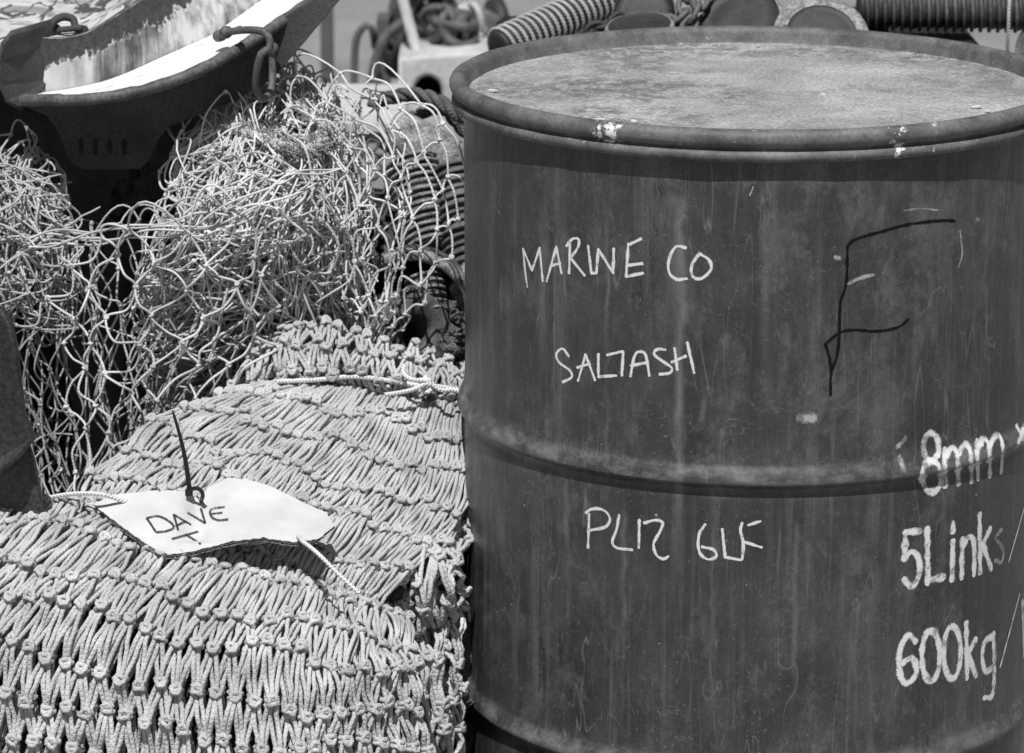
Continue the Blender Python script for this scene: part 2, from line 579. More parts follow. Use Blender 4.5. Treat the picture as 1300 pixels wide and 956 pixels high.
def cr_w(t, n):
    """catmull-rom weights: t in [0,1] over n control points -> (len(t), n)."""
    t = np.clip(np.asarray(t, float), -.2, 1.2) * (n - 1)
    i = np.clip(np.floor(t).astype(int), 0, n - 2)
    f = t - i
    W = np.zeros(t.shape + (n,))
    w = [-.5 * f + f ** 2 - .5 * f ** 3, 1 - 2.5 * f ** 2 + 1.5 * f ** 3, .5 * f + 2 * f ** 2 - 1.5 * f ** 3, -.5 * f ** 2 + .5 * f ** 3]
    flat = W.reshape(-1, n)
    ii = i.ravel()
    ar = np.arange(len(ii))
    for k in range(4):
        j = ii + k - 1
        wk = w[k].ravel()
        lo = j < 0
        hi = j > n - 1
        ok = ~(lo | hi)
        np.add.at(flat, (ar[ok], j[ok]), wk[ok])
        # mirrored end points
        np.add.at(flat, (ar[lo], np.zeros(lo.sum(), int)), 2 * wk[lo])
        np.add.at(flat, (ar[lo], np.ones(lo.sum(), int)), -wk[lo])
        np.add.at(flat, (ar[hi], np.full(hi.sum(), n - 1)), 2 * wk[hi])
        np.add.at(flat, (ar[hi], np.full(hi.sum(), n - 2)), -wk[hi])
    return flat.reshape(t.shape + (n,))


class Patch:
    def __init__(self, rows):
        self.C = np.array([[P(*c) for c in r] for r in rows])
        self.R, self.K = self.C.shape[:2]

    def __call__(self, u, v):
        u, v = np.broadcast_arrays(np.asarray(u, float), np.asarray(v, float))
        Wu, Wv = cr_w(u, self.K), cr_w(v, self.R)
        return np.einsum('...r,...k,rkd->...d', Wv, Wu, self.C)

    def frame(self, u, v, e=.01):
        du = self(u + e, v) - self(u - e, v)
        dv = self(u, v + e) - self(u, v - e)
        du = du / (np.linalg.norm(du, axis=-1, keepdims=True) + 1e-9)
        dv = dv / (np.linalg.norm(dv, axis=-1, keepdims=True) + 1e-9)
        n = np.cross(dv, du)
        n = n / (np.linalg.norm(n, axis=-1, keepdims=True) + 1e-9)
        if not hasattr(self, 'sgn'):
            self.sgn = 1
            self.sgn = np.sign((self.frame(.5, .5)[2] * (CAM - self(.5, .5))).sum())
        return du, dv, n * self.sgn


def smooth_noise(seed, k=5, freq=(2, 9)):
    r = np.random.default_rng(seed)
    f = r.uniform(*freq, (k, 2)) * r.choice([-1, 1], (k, 2))
    ph = r.uniform(0, 2 * PI, k)
    w = r.uniform(.4, 1, k)
    w /= w.sum()

    def fn(u, v):
        return sum(w[i] * np.sin(f[i, 0] * u + f[i, 1] * v + ph[i]) for i in range(k))
    return fn


# ------------------------------------------------------------------ thick folded net
def thick_net(mb, patch, nrows, ncols, r=.0023, lift=.004, off=0.0, seed=0, jit=.08, u0=0., u1=1., v0=0., v1=1., knot=1.0, skew=0, rump=0.0):
    g = np.random.default_rng(seed)
    nz = smooth_noise(seed + 100, 6, (4, 16))
    J, I = np.meshgrid(np.arange(nrows), np.arange(ncols), indexing='ij')
    du_step = (u1 - u0) / ncols
    dv_step = (v1 - v0) / max(1, nrows - 1)
    ku = u0 + (I + .5 * (J % 2) + g.uniform(-jit, jit, I.shape) * 1.3) * du_step
    row_wob = g.uniform(-.5, .5, (nrows, 1)) * .25
    kv = v0 + (J + g.uniform(-jit, jit, I.shape) * 1.3 + row_wob + .14 * np.sin(I * .55 + J * 1.7 + seed)) * dv_step
    kh = off + g.uniform(-.3, 1, I.shape) * lift * .8
    n = 9
    t = np.linspace(0, 1, n)
    strands = []
    for side in (0, 1):
        for dbl in (-1, 1):
            j = J[:-1]
            i = I[:-1]
            par = j % 2
            i2 = i + np.where(side == 0, par - 1 + (0), par)
            ok = (i2 >= 0) & (i2 < ncols)
            jj, ii, i22 = j[ok], i[ok], i2[ok]
            ua, va, ub, vb = ku[jj, ii], kv[jj, ii], ku[jj + 1, i22], kv[jj + 1, i22]
            m = len(ua)
            # leave each knot as a tight group, then splay
            e = .5 - .5 * np.cos(PI * t)
            e = .55 * e + .45 * t
            uu = ua[:, None] * (1 - e) + ub[:, None] * e
            vv = va[:, None] * (1 - t) + vb[:, None] * t
            S = patch(uu, vv)
            du, dv, nn = patch.frame(uu, vv)
            sg = -1 if side == 0 else 1
            lateral = dbl * r * (.55 + .5 * np.sin(PI * t)[None] + .35 * np.sin(PI * t)[None] * g.uniform(-.4, 1.0, (m, 1)))
            grp = sg * r * .55 * np.cos(PI * t)[None]
            h = (kh[jj, ii][:, None] * (1 - t) + kh[jj + 1, i22][:, None] * t) + lift * np.sin(PI * t)[None] * g.uniform(-.9, .7, (m, 1)) + dbl * sg * r * .55 * np.abs(np.cos(PI * t))[None] + dbl * .0004
            h = h + rump * nz(uu * 3, vv * 3)
            Q = S + du * (lateral + grp)[..., None] + nn * h[..., None]
            Q += g.normal(0, r * .12, Q.shape)
            strands.append(Q)
    Q = np.concatenate(strands)
    mb.tubes(Q, r * g.uniform(.9, 1.08, (len(Q), 1)), 7)
    # knots: wrapped double rings with a bight over the top
    S = patch(ku, kv)
    du, dv, nn = patch.frame(ku, kv)
    S = S + nn * (kh + rump * nz(ku * 3, kv * 3))[..., None]
    S = S.reshape(-1, 3)
    du, dv, nn = du.reshape(-1, 3), dv.reshape(-1, 3), nn.reshape(-1, 3)
    # cords' own direction at the knot
    T = len(S)
    yaw = g.uniform(-.45, .45, T)[:, None]
    ex = du * np.cos(yaw) + dv * np.sin(yaw)
    ey = np.cross(nn, ex)
    ey *= np.sign((ey * dv).sum(1, keepdims=True))
    a = np.linspace(0, 2 * PI, 13)
    for k, (o, w, hgt) in enumerate(((-.95, 2.0, 2.0), (.95, 2.15, 2.2))):
        w = w * knot * r * g.uniform(.9, 1.15, T)[:, None, None]
        hgt = hgt * knot * r * g.uniform(.9, 1.2, T)[:, None, None]
        tilt = g.uniform(-.9, .9, T)[:, None, None]
        ring = S[:, None] + ex[:, None] * (w * np.cos(a)[None, :, None]) + nn[:, None] * (hgt * np.sin(a)[None, :, None] + .3 * r) + ey[:, None] * (o * r * 1.05 + tilt * r * np.cos(a)[None, :, None])
        mb.tubes(ring, r * 1.0, 6)
    # bight: an arc looping over the wrap
    a = np.linspace(-.15 * PI, 1.15 * PI, 9)
    s = g.choice([-1, 1], T)[:, None, None]
    arc = S[:, None] + ex[:, None] * (1.7 * r * np.cos(a)[None, :, None]) + ey[:, None] * (s * (2.4 * r * np.sin(a)[None, :, None] - .2 * r)) + nn[:, None] * ((2.2 + .7 * np.sin(a))[None, :, None] * r * knot)
    mb.tubes(arc, r * .98, 6)


def slab(mb, patch, off_top, thick, nu=24, nv=20, u0=0, u1=1, v0=0, v1=1, rough=.004, seed=0, down=0.0):
    nz = smooth_noise(seed, 7, (5, 30))
    v, u = np.meshgrid(np.linspace(v0, v1, nv), np.linspace(u0, u1, nu), indexing='ij')
    S = patch(u, v)
    du, dv, nn = patch.frame(u, v)
    A = S + nn * (off_top + rough * nz(u * 4, v * 4))[..., None]
    B = S + nn * (off_top - thick) + np.array([0, 0, -down])
    B[..., 2] = np.maximum(B[..., 2], .005)
    mb.grid(A)
    mb.grid(B, flip=True)
    ra = np.concatenate([A[0, :], A[1:, -1], A[-1, -2::-1], A[-2:0:-1, 0]])
    rb = np.concatenate([B[0, :], B[1:, -1], B[-1, -2::-1], B[-2:0:-1, 0]])
    mb.grid(np.stack([ra, rb], 1), close_u=True)


def sheet_net(mb, patch, nr, nc, r=.0013, amp=.02, jit=.25, fold=0., fseed=0, off=0., sag=.3, knot=True, u0=0, u1=1, v0=0, v1=1, drop=.0, npts=8, gravity=.3):
    """thin diamond netting draped over a patch with folds, slack links and small knots."""
    g = np.random.default_rng(fseed)
    n1, n2, n3 = smooth_noise(fseed + 1, 6, (5, 22)), smooth_noise(fseed + 2, 5, (6, 26)), smooth_noise(fseed + 3, 5, (5, 24))
    J, I = np.meshgrid(np.arange(nr), np.arange(nc), indexing='ij')
    u = u0 + (u1 - u0) * (I + .5 * (J % 2) + g.uniform(-jit, jit, I.shape)) / (nc - .5)
    v = v0 + (v1 - v0) * (J + g.uniform(-jit, jit, I.shape)) / (nr - 1)
    uf = np.clip(u + fold * n2(u * 1.5, v * 1.5), -.03, 1.03)
    vf = np.clip(v + fold * .7 * n3(u * 1.5, v * 1.5), -.03, 1.03)
    S = patch(uf, vf)
    du, dv, nn = patch.frame(np.clip(uf, .02, .98), np.clip(vf, .02, .98))
    K = S + nn * (off + amp * n1(u * 2, v * 2) + g.normal(0, amp * .18, u.shape))[..., None]
    # the twine runs on through the knots: two families of zigzag bars, each one smooth line
    fams = [K]
    odd = np.arange(nr) % 2
    idx = np.arange(1, nc)[None] - odd[:, None]
    fams.append(np.take_along_axis(K, idx[..., None].repeat(3, 2), 1))
    sub = max(4, npts // 2)
    for Kf_ in fams:
        A, B = Kf_[:-1], Kf_[1:]
        L = np.linalg.norm(B - A, axis=2, keepdims=True)
        D = (B - A) / (L + 1e-9)
        rnd = g.normal(0, 1, A.shape)
        rnd -= (rnd * D).sum(2, keepdims=True) * D
        rnd /= np.linalg.norm(rnd, axis=2, keepdims=True) + 1e-9
        mid = (A + B) / 2 + rnd * (np.abs(g.normal(0, sag, L.shape)) + .04) * L * .75
        mid[..., 2] -= (gravity * sag * L * .8)[..., 0]
        C = np.empty((2 * nr - 1,) + Kf_.shape[1:])
        C[0::2] = Kf_
        C[1::2] = mid
        C = C.transpose(1, 0, 2)
        p = np.concatenate([2 * C[:, :1] - C[:, 1:2], C, 2 * C[:, -1:] - C[:, -2:-1]], 1)
        tt = np.linspace(0, 1, sub, endpoint=False)[None, None, :, None]
        a_, b_, c_, d_ = (p[:, k:k + C.shape[1] - 1, None] for k in range(4))
        q = .5 * (2 * b_ + (c_ - a_) * tt + (2 * a_ - 5 * b_ + 4 * c_ - d_) * tt ** 2 + (3 * b_ - a_ - 3 * c_ + d_) * tt ** 3)
        q = np.concatenate([q.reshape(C.shape[0], -1, 3), C[:, -1:]], 1)
        mb.tubes(q, r * g.uniform(.88, 1.12, (len(q), 1)), 6)
    # selvedge: half meshes close the top and bottom rows
    tt = np.linspace(0, 1, 9)[None, :, None]
    for row, nxt in ((0, 1), (nr - 1, nr - 2)):
        A, B = K[row, :-1], K[row, 1:]
        out = K[row] - K[nxt]
        out = out / (np.linalg.norm(out, axis=1, keepdims=True) + 1e-9)
        W_ = np.linalg.norm(B - A, axis=1, keepdims=True)
        lift_ = (out[:-1] + out[1:]) * .5 * W_ * g.uniform(.15, .5, (len(A), 1)) + g.normal(0, .12, A.shape) * W_
        q = A[:, None] * (1 - tt) + B[:, None] * tt + lift_[:, None] * (4 * tt * (1 - tt))
        mb.tubes(q, r, 6)
    if knot:
        Kf = K.reshape(-1, 3)
        T = len(Kf)
        a = np.linspace(0, 2 * PI, 8)
        for rep in range(2):
            ax = g.normal(0, 1, (T, 3))
            ax /= np.linalg.norm(ax, axis=1, keepdims=True)
            e1 = np.cross(ax, np.array([.3, .5, .8]))
            e1 /= np.linalg.norm(e1, axis=1, keepdims=True) + 1e-9
            e2 = np.cross(ax, e1)
            ring = Kf[:, None] + 1.75 * r * (e1[:, None] * np.cos(a)[None, :, None] + e2[:, None] * np.sin(a)[None, :, None])
            mb.tubes(ring, r * 1.0, 5)
        # cut tails
        sel = g.uniform(0, 1, T) < .08
        A = Kf[sel]
        d = g.normal(0, 1, A.shape)
        d /= np.linalg.norm(d, axis=1, keepdims=True)
        tl = np.linspace(0, 1, 4)
        q = A[:, None] + d[:, None] * (tl[None, :, None] * g.uniform(.006, .016, (len(A), 1, 1)))
        q[..., 2] -= (tl ** 2 * .003)[None]
        mb.tubes(q, r * .9, 5)
    return K


def loose(mb, patch, count, r, length, off, seed, flow=None, curl=1.0):
    """loose bights of twine lying over a heap."""
    g = np.random.default_rng(seed)
    u, v = g.uniform(.02, .98, count), g.uniform(.02, .98, count)
    S = patch(u, v)
    du, dv, nn = patch.frame(u, v)
    fl = flow(u, v) if flow is not None else g.uniform(0, 2 * PI, count)
    a = fl + g.normal(0, .45, count)
    k = 12
    st = length * g.uniform(.5, 1.4, count) / (k - 1)
    kap = g.normal(0, curl, count) * 9
    pts = [S + nn * g.uniform(off[0], off[1], (count, 1))]
    hh = g.uniform(-.25, .12, count)
    for i in range(1, k):
        a = a + kap * st + g.normal(0, .12, count)
        d = du * np.cos(a)[:, None] + dv * np.sin(a)[:, None] + nn * (hh * math.cos(i * .7))[:, None]
        d = d / np.linalg.norm(d, axis=1, keepdims=True)
        pts.append(pts[-1] + d * st[:, None])
    mb.tubes(np.stack(pts, 1), r, 5)


def rope3(mb, pts, R, pitch=None, n=None, strands=3, sides=7):
    pts = np.asarray(pts, float)
    L = np.linalg.norm(np.diff(pts, axis=0), axis=1).sum()
    n = n or max(12, int(L / (R * .8)))
    c = catmull(pts, n)
    tan = np.gradient(c, axis=0)
    tan /= np.linalg.norm(tan, axis=1, keepdims=True)
    nn = np.cross(tan[0], np.eye(3)[np.argmin(np.abs(tan[0]))])
    Ns = []
    for k in range(n):
        nn = nn - nn.dot(tan[k]) * tan[k]
        nn /= np.linalg.norm(nn)
        Ns.append(nn)
    Nn = np.array(Ns)
    Bn = np.cross(tan, Nn)
    pitch = pitch or R * 7
    s = np.linspace(0, L, n)
    for k in range(strands):
        a = s / pitch * 2 * PI + k * 2 * PI / strands
        q = c + R * .55 * (Nn * np.cos(a)[:, None] + Bn * np.sin(a)[:, None])
        mb.tubes(q, R * .56, sides)
    return c


def fuzz(mb, c, count, R, length, r, seed):
    g = np.random.default_rng(seed)
    i = g.integers(0, len(c), count)
    d = g.normal(0, 1, (count, 3))
    d /= np.linalg.norm(d, axis=1, keepdims=True)
    t = np.linspace(0, 1, 5)
    w = g.normal(0, .5, (count, 3))
    q = c[i][:, None] + d[:, None] * (R * .6 + t[None, :, None] * length * g.uniform(.3, 1, (count, 1, 1))) + w[:, None] * (t ** 2)[None, :, None] * length
    mb.tubes(q, r, 4)


def plate(name, outline, holes, Y, thick, mat, parent, bev=.0015, tilt=None):
    """flat plate: outline and holes are (px,py) at distance Y, upright, facing the camera; real thickness."""
    cu = bpy.data.curves.new(name, 'CURVE')
    cu.dimensions = '2D'
    cu.fill_mode = 'BOTH'
    cu.extrude = thick / 2 - bev
    cu.bevel_depth = bev
    cu.bevel_resolution = 2
    for poly in [outline] + list(holes):
        s = cu.splines.new('POLY')
        s.points.add(len(poly) - 1)
        for p, q in zip(s.points, poly):
            w = P(q[0], q[1], Y)
            p.co = (w[0], w[2], 0, 1)
        s.use_cyclic_u = True
    tmp = bpy.data.objects.new('tmp', cu)
    col.objects.link(tmp)
    dg = bpy.context.evaluated_depsgraph_get()
    me = bpy.data.meshes.new_from_object(tmp.evaluated_get(dg))
    bpy.data.objects.remove(tmp)
    for v in me.vertices:
        x, z, d = v.co
        dy = 0
        if tilt is not None:
            dy = tilt(x, z)
        v.co = (x, Y + Y_SHIFT - d + dy + thick / 2, z)
    me.materials.clear()
    return link(name, me, mat, parent)


def sheet_mesh(name, top, bot, thick, mat, parent, n=40, rows=8, fwd=None):
    """plate swept between two world polylines, given a real thickness along its normal."""
    A, B = catmull(top, n), catmull(bot, n)
    t = np.linspace(0, 1, rows)
    V = B[:, None] * (1 - t)[None, :, None] + A[:, None] * t[None, :, None]
    du = np.gradient(V, axis=0)
    dv = np.gradient(V, axis=1)
    nn = np.cross(du, dv)
    nn /= np.linalg.norm(nn, axis=2, keepdims=True) + 1e-9
    s = np.sign((nn * (CAM - V)).sum(2, keepdims=True))
    nn = nn * s
    Wb = V - nn * thick
    mb = MB()
    U = np.stack(np.meshgrid(np.linspace(0, 1, n), t, indexing='ij'), -1)
    mb.grid(V, U)
    mb.grid(Wb, U, flip=True)
    ra = np.concatenate([V[:, 0], V[-1, 1:], V[-2::-1, -1], V[0, -2:0:-1]])
    rb = np.concatenate([Wb[:, 0], Wb[-1, 1:], Wb[-2::-1, -1], Wb[0, -2:0:-1]])
    mb.grid(np.stack([ra, rb], 1), close_u=True)
    return mb.build(name, mat, parent)


# ------------------------------------------------------------------ ground
mb = MB()
gx, gy = np.meshgrid(np.linspace(-40, 40, 60), np.linspace(-10, 90, 70), indexing='ij')
mb.grid(np.stack([gx, gy, np.zeros_like(gx)], -1))
tag(mb.build('ground', M['ground']), kind='structure')

# ------------------------------------------------------------------ steel drum
DX, DY = .2441, 3.3526
R_B = .292
drum = thing('steel_drum', (DX, DY, 0), 'dark painted steel oil drum with chalk writing beside the folded net', 'drum')


def body_r(z):
    z = np.asarray(z, float)
    r = np.full(z.shape, R_B)
    for h in (HOOP1, HOOP2):
        d = z - h
        sm = lambda x: x * x * (3 - 2 * x)
        broad = .0028 * np.where(d > .004, sm(np.clip(1 - (d - .004) / .040, 0, 1)), sm(np.clip((d + .004) / .008, 0, 1)))
        q = np.where(d > .004, (d - .004) / .017, (.004 - d) / .0075)
        bead = .0050 * np.cos(PI / 2 * np.clip(q, -1, 1)) ** 1.2
        r = r + broad + bead - .0008 * np.exp(-((d + .008) / .004) ** 2)
    return r


mb = MB()
zz = np.concatenate([np.linspace(.012, .2, 20), np.linspace(.205, .29, 60), np.linspace(.295, .5, 24), np.linspace(.504, .6, 80), np.linspace(.605, .846, 30)])
prof = [(.27, .012), (.29, .004), (.297, .003), (.299, .008), (.296, .014)] + [(float(body_r(z)), z) for z in zz[2:]]
g_d = smooth_noise(5, 6, (1, 3))


RINGTURN = PI


def drum_wob(h, a):
    return 1 + .0022 * np.sin(2 * a + 1 + h * 4) * np.cos(h * 9) + .0012 * np.sin(5 * a + h * 13) + .0006 * np.sin(11 * a + 20 * h)


segs = 220
mb.lathe(prof, (DX, DY, 0), (0, 0, 1), segs, drum_wob)
drum_body = mb.build('drum_body', M['drum'], drum)

mb = MB()
rim = [(.2935, .8435), (.2995, .8432), (.3035, .8455), (.3052, .8495), (.3045, .8540), (.3012, .8566), (.2990, .8580), (.3010, .8594),
       (.3048, .8620), (.3068, .8672), (.3066, .8725), (.3045, .8772), (.3005, .8798), (.2960, .8796), (.2925, .8768), (.2908, .8720), (.2895, .8650), (.2880, .8600)]
dc = 1 + 0 * np.array(0)


def rim_wob(h, a):
    return 1 + .0010 * np.sin(7 * a + h * 60) + .0007 * np.sin(17 * a + 2) + .0006 * np.sin(31 * a + h * 200)


rim = [(r_, .8435 + (z_ - .8435) * .84) for r_, z_ in rim]
mb.lathe(rim, (DX, DY, 0), (0, 0, 1), 240, rim_wob)
mb.build('rim', M['rim'], drum)

mb = MB()
lid = [(.0005, .8605), (.05, .8604), (.10, .8600), (.15, .8597), (.2, .8594), (.24, .8592), (.262, .8588), (.268, .8596), (.274, .8602), (.282, .8596), (.2885, .8600)]
fine_lid = []
for (a0, h0), (a1, h1) in zip(lid[:-1], lid[1:]):
    for t in np.linspace(0, 1, 6, endpoint=False):
        fine_lid.append((a0 + (a1 - a0) * t, h0 + (h1 - h0) * t))
fine_lid.append(lid[-1])
fine_lid = [(r_, .8435 + (z_ - .8435) * .84) for r_, z_ in fine_lid]
mb.lathe(fine_lid, (DX, DY, 0), (0, 0, 1), 160)
mb.build('lid', M['lid'], drum)

# flakes of paint and grit lying on the lid
for (px, py, s) in ((643, 79, 11), (627, 115, 10), (757, 152, 17), (770, 158, 11), (806, 154, 9), (1088, 57, 7), (1240, 136, 12), (1254, 141, 7), (864, 56, 5), (963, 58, 5), (1044, 120, 8)):
    mb = MB()
    d = ray(px, py)
    t = (.8583 - CAM_H) / d[2]
    c = CAM + d * t
    w = s / 1284 * .62
    k = 11
    ang = np.linspace(0, 2 * PI, k, endpoint=False)
    rr = w * rng.uniform(.45, 1.25, k)
    yaw = random.uniform(-.5, .5)
    ex, ey = rr * np.cos(ang), rr * .8 * np.sin(ang)
    ring = np.stack([c[0] + ex * math.cos(yaw) - ey * math.sin(yaw), c[1] + ex * math.sin(yaw) + ey * math.cos(yaw), c[2] + .0006 + .0008 * rng.uniform(0, 1, k)], -1)
    mb.grid(np.stack([np.repeat(c[None] + [0, 0, .0012], k, 0), ring, ring - [0, 0, .0016]]), close_v=True)
    mb.build('paint_flake', M['card'], drum, smooth=False)

# ------------------------------------------------------------------ writing on the drum
def drum_hit(px, py):
    d = ray(px, py)
    r = R_B
    for _ in range(8):
        ox, oy = CAM[0] - DX, CAM[1] - DY
        a = d[0] ** 2 + d[1] ** 2
        b = 2 * (ox * d[0] + oy * d[1])
        c = ox * ox + oy * oy - r * r
        disc = b * b - 4 * a * c
        if disc < 0:
            disc = 0
        t = (-b - math.sqrt(disc)) / (2 * a)
        p = CAM + d * t
        r = .5 * r + .5 * float(body_r(p[2]))
    return math.atan2(p[0] - DX, -(p[1] - DY)), p[2]


LAYER = [0]


def stroke(mb, pts, width, zs=None):
    """pts in photo pixels; ribbon laid on the drum's side."""
    pts = np.asarray(pts, float)
    ext = np.linalg.norm(np.diff(pts, axis=0), axis=1).sum()
    q = catmull(pts, max(4, int(ext / 2.0)))
    th, z = np.array([drum_hit(*p) for p in q]).T
    s = th * R_B
    T = np.stack([np.gradient(s), np.gradient(z)], 1)
    T /= np.linalg.norm(T, axis=1, keepdims=True) + 1e-12
    Nn = np.stack([-T[:, 1], T[:, 0]], 1)
    # round ends: extend a little
    ss = np.concatenate([[s[0] - T[0, 0] * width * .3], s, [s[-1] + T[-1, 0] * width * .3]])
    zz_ = np.concatenate([[z[0] - T[0, 1] * width * .3], z, [z[-1] + T[-1, 1] * width * .3]])
    Nn = np.vstack([Nn[:1], Nn, Nn[-1:]])
    LAYER[0] += 1
    off = .0002 + (LAYER[0] % 7) * .00004
    g = smooth_noise(LAYER[0], 4, (.2, .9))
    wv = width * (1 + .34 * g(np.arange(len(ss)), 0 * ss))
    wv[0] *= .6
    wv[-1] *= .6
    rows = []
    for k in np.linspace(-.5, .5, 4):
        sk, zk = ss + Nn[:, 0] * k * wv, zz_ + Nn[:, 1] * k * wv
        a = sk / R_B
        r = body_r(zk) * drum_wob(zk, a + RINGTURN) + off
        rows.append(np.stack([DX + r * np.sin(a), DY - r * np.cos(a), zk], 1))
    V = np.stack(rows, 1)
    L = np.linspace(0, 1, len(ss))
    U = np.stack(np.meshgrid(L, np.linspace(0, 1, 4), indexing='ij'), -1)
    mb.grid(V, U)


def z2p(lst, ox, oy, s):
    return [(ox + a / s, oy + b / s) for a, b in lst]


def write(name, strokes, ox, oy, s, width, mat):
    mb = MB()
    for st in strokes + [None]:          # None ends a word: each word is a part
        if st is None:
            mb.build(name, mat, drum)
            mb = MB()
        else:
            stroke(mb, z2p(st, ox, oy, s), width)


S1 = 2.81
write('chalk_lettering', [
    [(283, 460), (275, 400), (268, 325)], [(268, 325), (300, 402)], [(300, 402), (327, 322)], [(327, 322), (338, 440)],
    [(352, 440), (385, 318)], [(385, 318), (404, 413)], [(366, 386), (400, 376)],
    [(430, 412), (433, 300)], [(420, 316), (440, 291), (463, 291), (460, 322), (435, 358)], [(435, 358), (485, 420)],
    [(497, 315), (509, 412)], [(509, 412), (527, 412)], [(527, 412), (533, 327)], [(533, 327), (586, 412)], [(586, 412), (588, 325)],
    [(640, 312), (685, 290)], [(640, 308), (632, 425)], [(635, 385), (690, 378)], [(632, 425), (692, 412)],
    None, [(845, 322), (810, 318), (786, 360), (785, 408), (812, 434), (848, 432)],
    [(893, 343), (866, 385), (870, 424), (900, 432), (934, 400), (928, 366), (893, 343)]], 570, 200, S1, .0034, M['chalk'])
write('chalk_lettering', [
    [(430, 708), (408, 681), (386, 700), (396, 730), (433, 758), (440, 783), (408, 800)],
    [(463, 795), (490, 702)], [(490, 702), (523, 793)], [(460, 748), (505, 735)],
    [(535, 700), (535, 781)], [(535, 781), (598, 777)], [(565, 704), (620, 691)], [(622, 692), (618, 777)],
    [(648, 780), (665, 702), (695, 695), (706, 720), (715, 778)], [(650, 742), (708, 731)],
    [(772, 686), (745, 683), (732, 702), (765, 728), (795, 750), (788, 768), (752, 773)],
    [(805, 680), (815, 757)], [(795, 730), (845, 708)], [(850, 660), (875, 768)]], 570, 200, S1, .0033, M['chalk'])
write('chalk_lettering', [
    [(500, 345), (495, 465)], [(488, 340), (512, 326), (552, 330), (575, 360), (558, 390), (505, 402)],
    [(608, 348), (598, 400), (583, 443), (600, 465), (654, 472)],
    [(680, 365), (678, 465)],
    [(697, 376), (735, 366), (763, 374), (754, 405), (731, 450), (741, 490), (765, 504), (783, 495)],
    None, [(914, 381), (892, 420), (893, 478), (922, 505), (953, 496), (945, 472), (903, 461)],
    [(975, 398), (985, 498)], [(985, 498), (1040, 508)],
    [(1046, 376), (1040, 402), (1050, 450), (1046, 506)], [(1050, 443), (1115, 463)], [(1068, 384), (1110, 370)]], 570, 530, S1, .0034, M['chalk'])
write('marker_letter', [
    [(822, 225), (760, 226), (650, 240), (560, 264), (470, 290), (438, 314)],
    [(438, 318), (433, 450), (412, 520), (408, 640), (400, 710), (380, 770), (378, 848)],
    [(363, 662), (410, 626), (460, 615), (545, 620), (620, 605), (655, 578)],
    [(360, 665), (375, 720), (381, 775)]], 920, 200, S1, .0034, M['marker'])


def ell(cx, cy, rx, ry, n=14):
    return [(cx + rx * math.sin(t), cy - ry * math.cos(t)) for t in np.linspace(0, 2 * PI, n)]


W = .0082
write('stencil_lettering', [
    ell(735, 105, 27, 50, 12), ell(738, 210, 34, 56, 12),
    [(783, 112), (785, 245)], [(785, 135), (808, 108), (828, 135), (832, 238)], [(832, 130), (855, 95), (876, 125), (878, 228)],
    [(898, 82), (903, 218)], [(903, 105), (923, 75), (942, 105), (945, 208)], [(945, 100), (968, 62), (990, 95), (985, 195)],
    None, [(1040, 30), (1075, 100)], [(1072, 25), (1042, 105)]], 920, 530, S1, .0078, M['stencil_faded'])
write('stencil_lettering', [
    [(697, 405), (645, 409)], [(645, 409), (640, 505)], [(640, 505), (668, 478), (692, 505), (694, 560), (668, 602), (640, 578)],
    [(722, 395), (725, 592)], [(725, 582), (782, 568)],
    [(812, 440), (810, 580)], [(812, 376), (812, 408)],
    [(845, 432), (844, 572)], [(846, 460), (868, 425), (886, 448), (887, 560)],
    [(907, 345), (909, 553)], [(945, 395), (914, 462)], [(918, 450), (948, 540)]], 920, 530, S1, W, M['stencil'])
write('stencil_lettering', [
    [(681, 800), (655, 777), (626, 825), (622, 900), (640, 945), (664, 940), (684, 905), (668, 858), (630, 878)],
    ell(735, 850, 32, 90, 16), ell(811, 838, 30, 94, 16),
    [(860, 732), (864, 930)], [(895, 790), (868, 842)], [(868, 842), (896, 922)],
    [(955, 770), (960, 860), (955, 985), (925, 1000)], [(955, 780), (925, 800), (918, 860), (930, 905), (955, 890)],
    None, [(1058, 655), (1064, 848)], [(1060, 665), (1100, 650)], [(1060, 745), (1095, 733)], [(1064, 845), (1105, 828)]], 920, 530, S1, W, M['stencil'])
write('stencil_lettering', [[(985, 400), (965, 430), (990, 470), (985, 515), (962, 508)]], 920, 530, S1, .006, M['stencil_worn'])
write('stencil_lettering', [[(645, 72), (615, 108)], None, [(622, 140), (640, 190)]], 920, 530, S1, .006, M['stencil_worn'])
write('paint_slash', [[(1072, 300), (1010, 515)], None, [(1048, 630), (980, 890)]], 920, 530, S1, .0032, M['stencil'])
# wiped white smears and pale runs down the side
for sm, wd in (([(440, 450), (480, 430), (530, 418)], .0045), ([(395, 357), (408, 360)], .006), ([(268, 930), (318, 928)], .011),
               ([(640, 190), (700, 182), (760, 188)], .002), ([(90, 135), (102, 105)], .002), ([(898, 220), (908, 222)], .004), ([(840, 260), (848, 340), (835, 390)], .0025)):
    write('pale_smear', [sm], 920, 200, S1, wd, M['stencil_worn'])

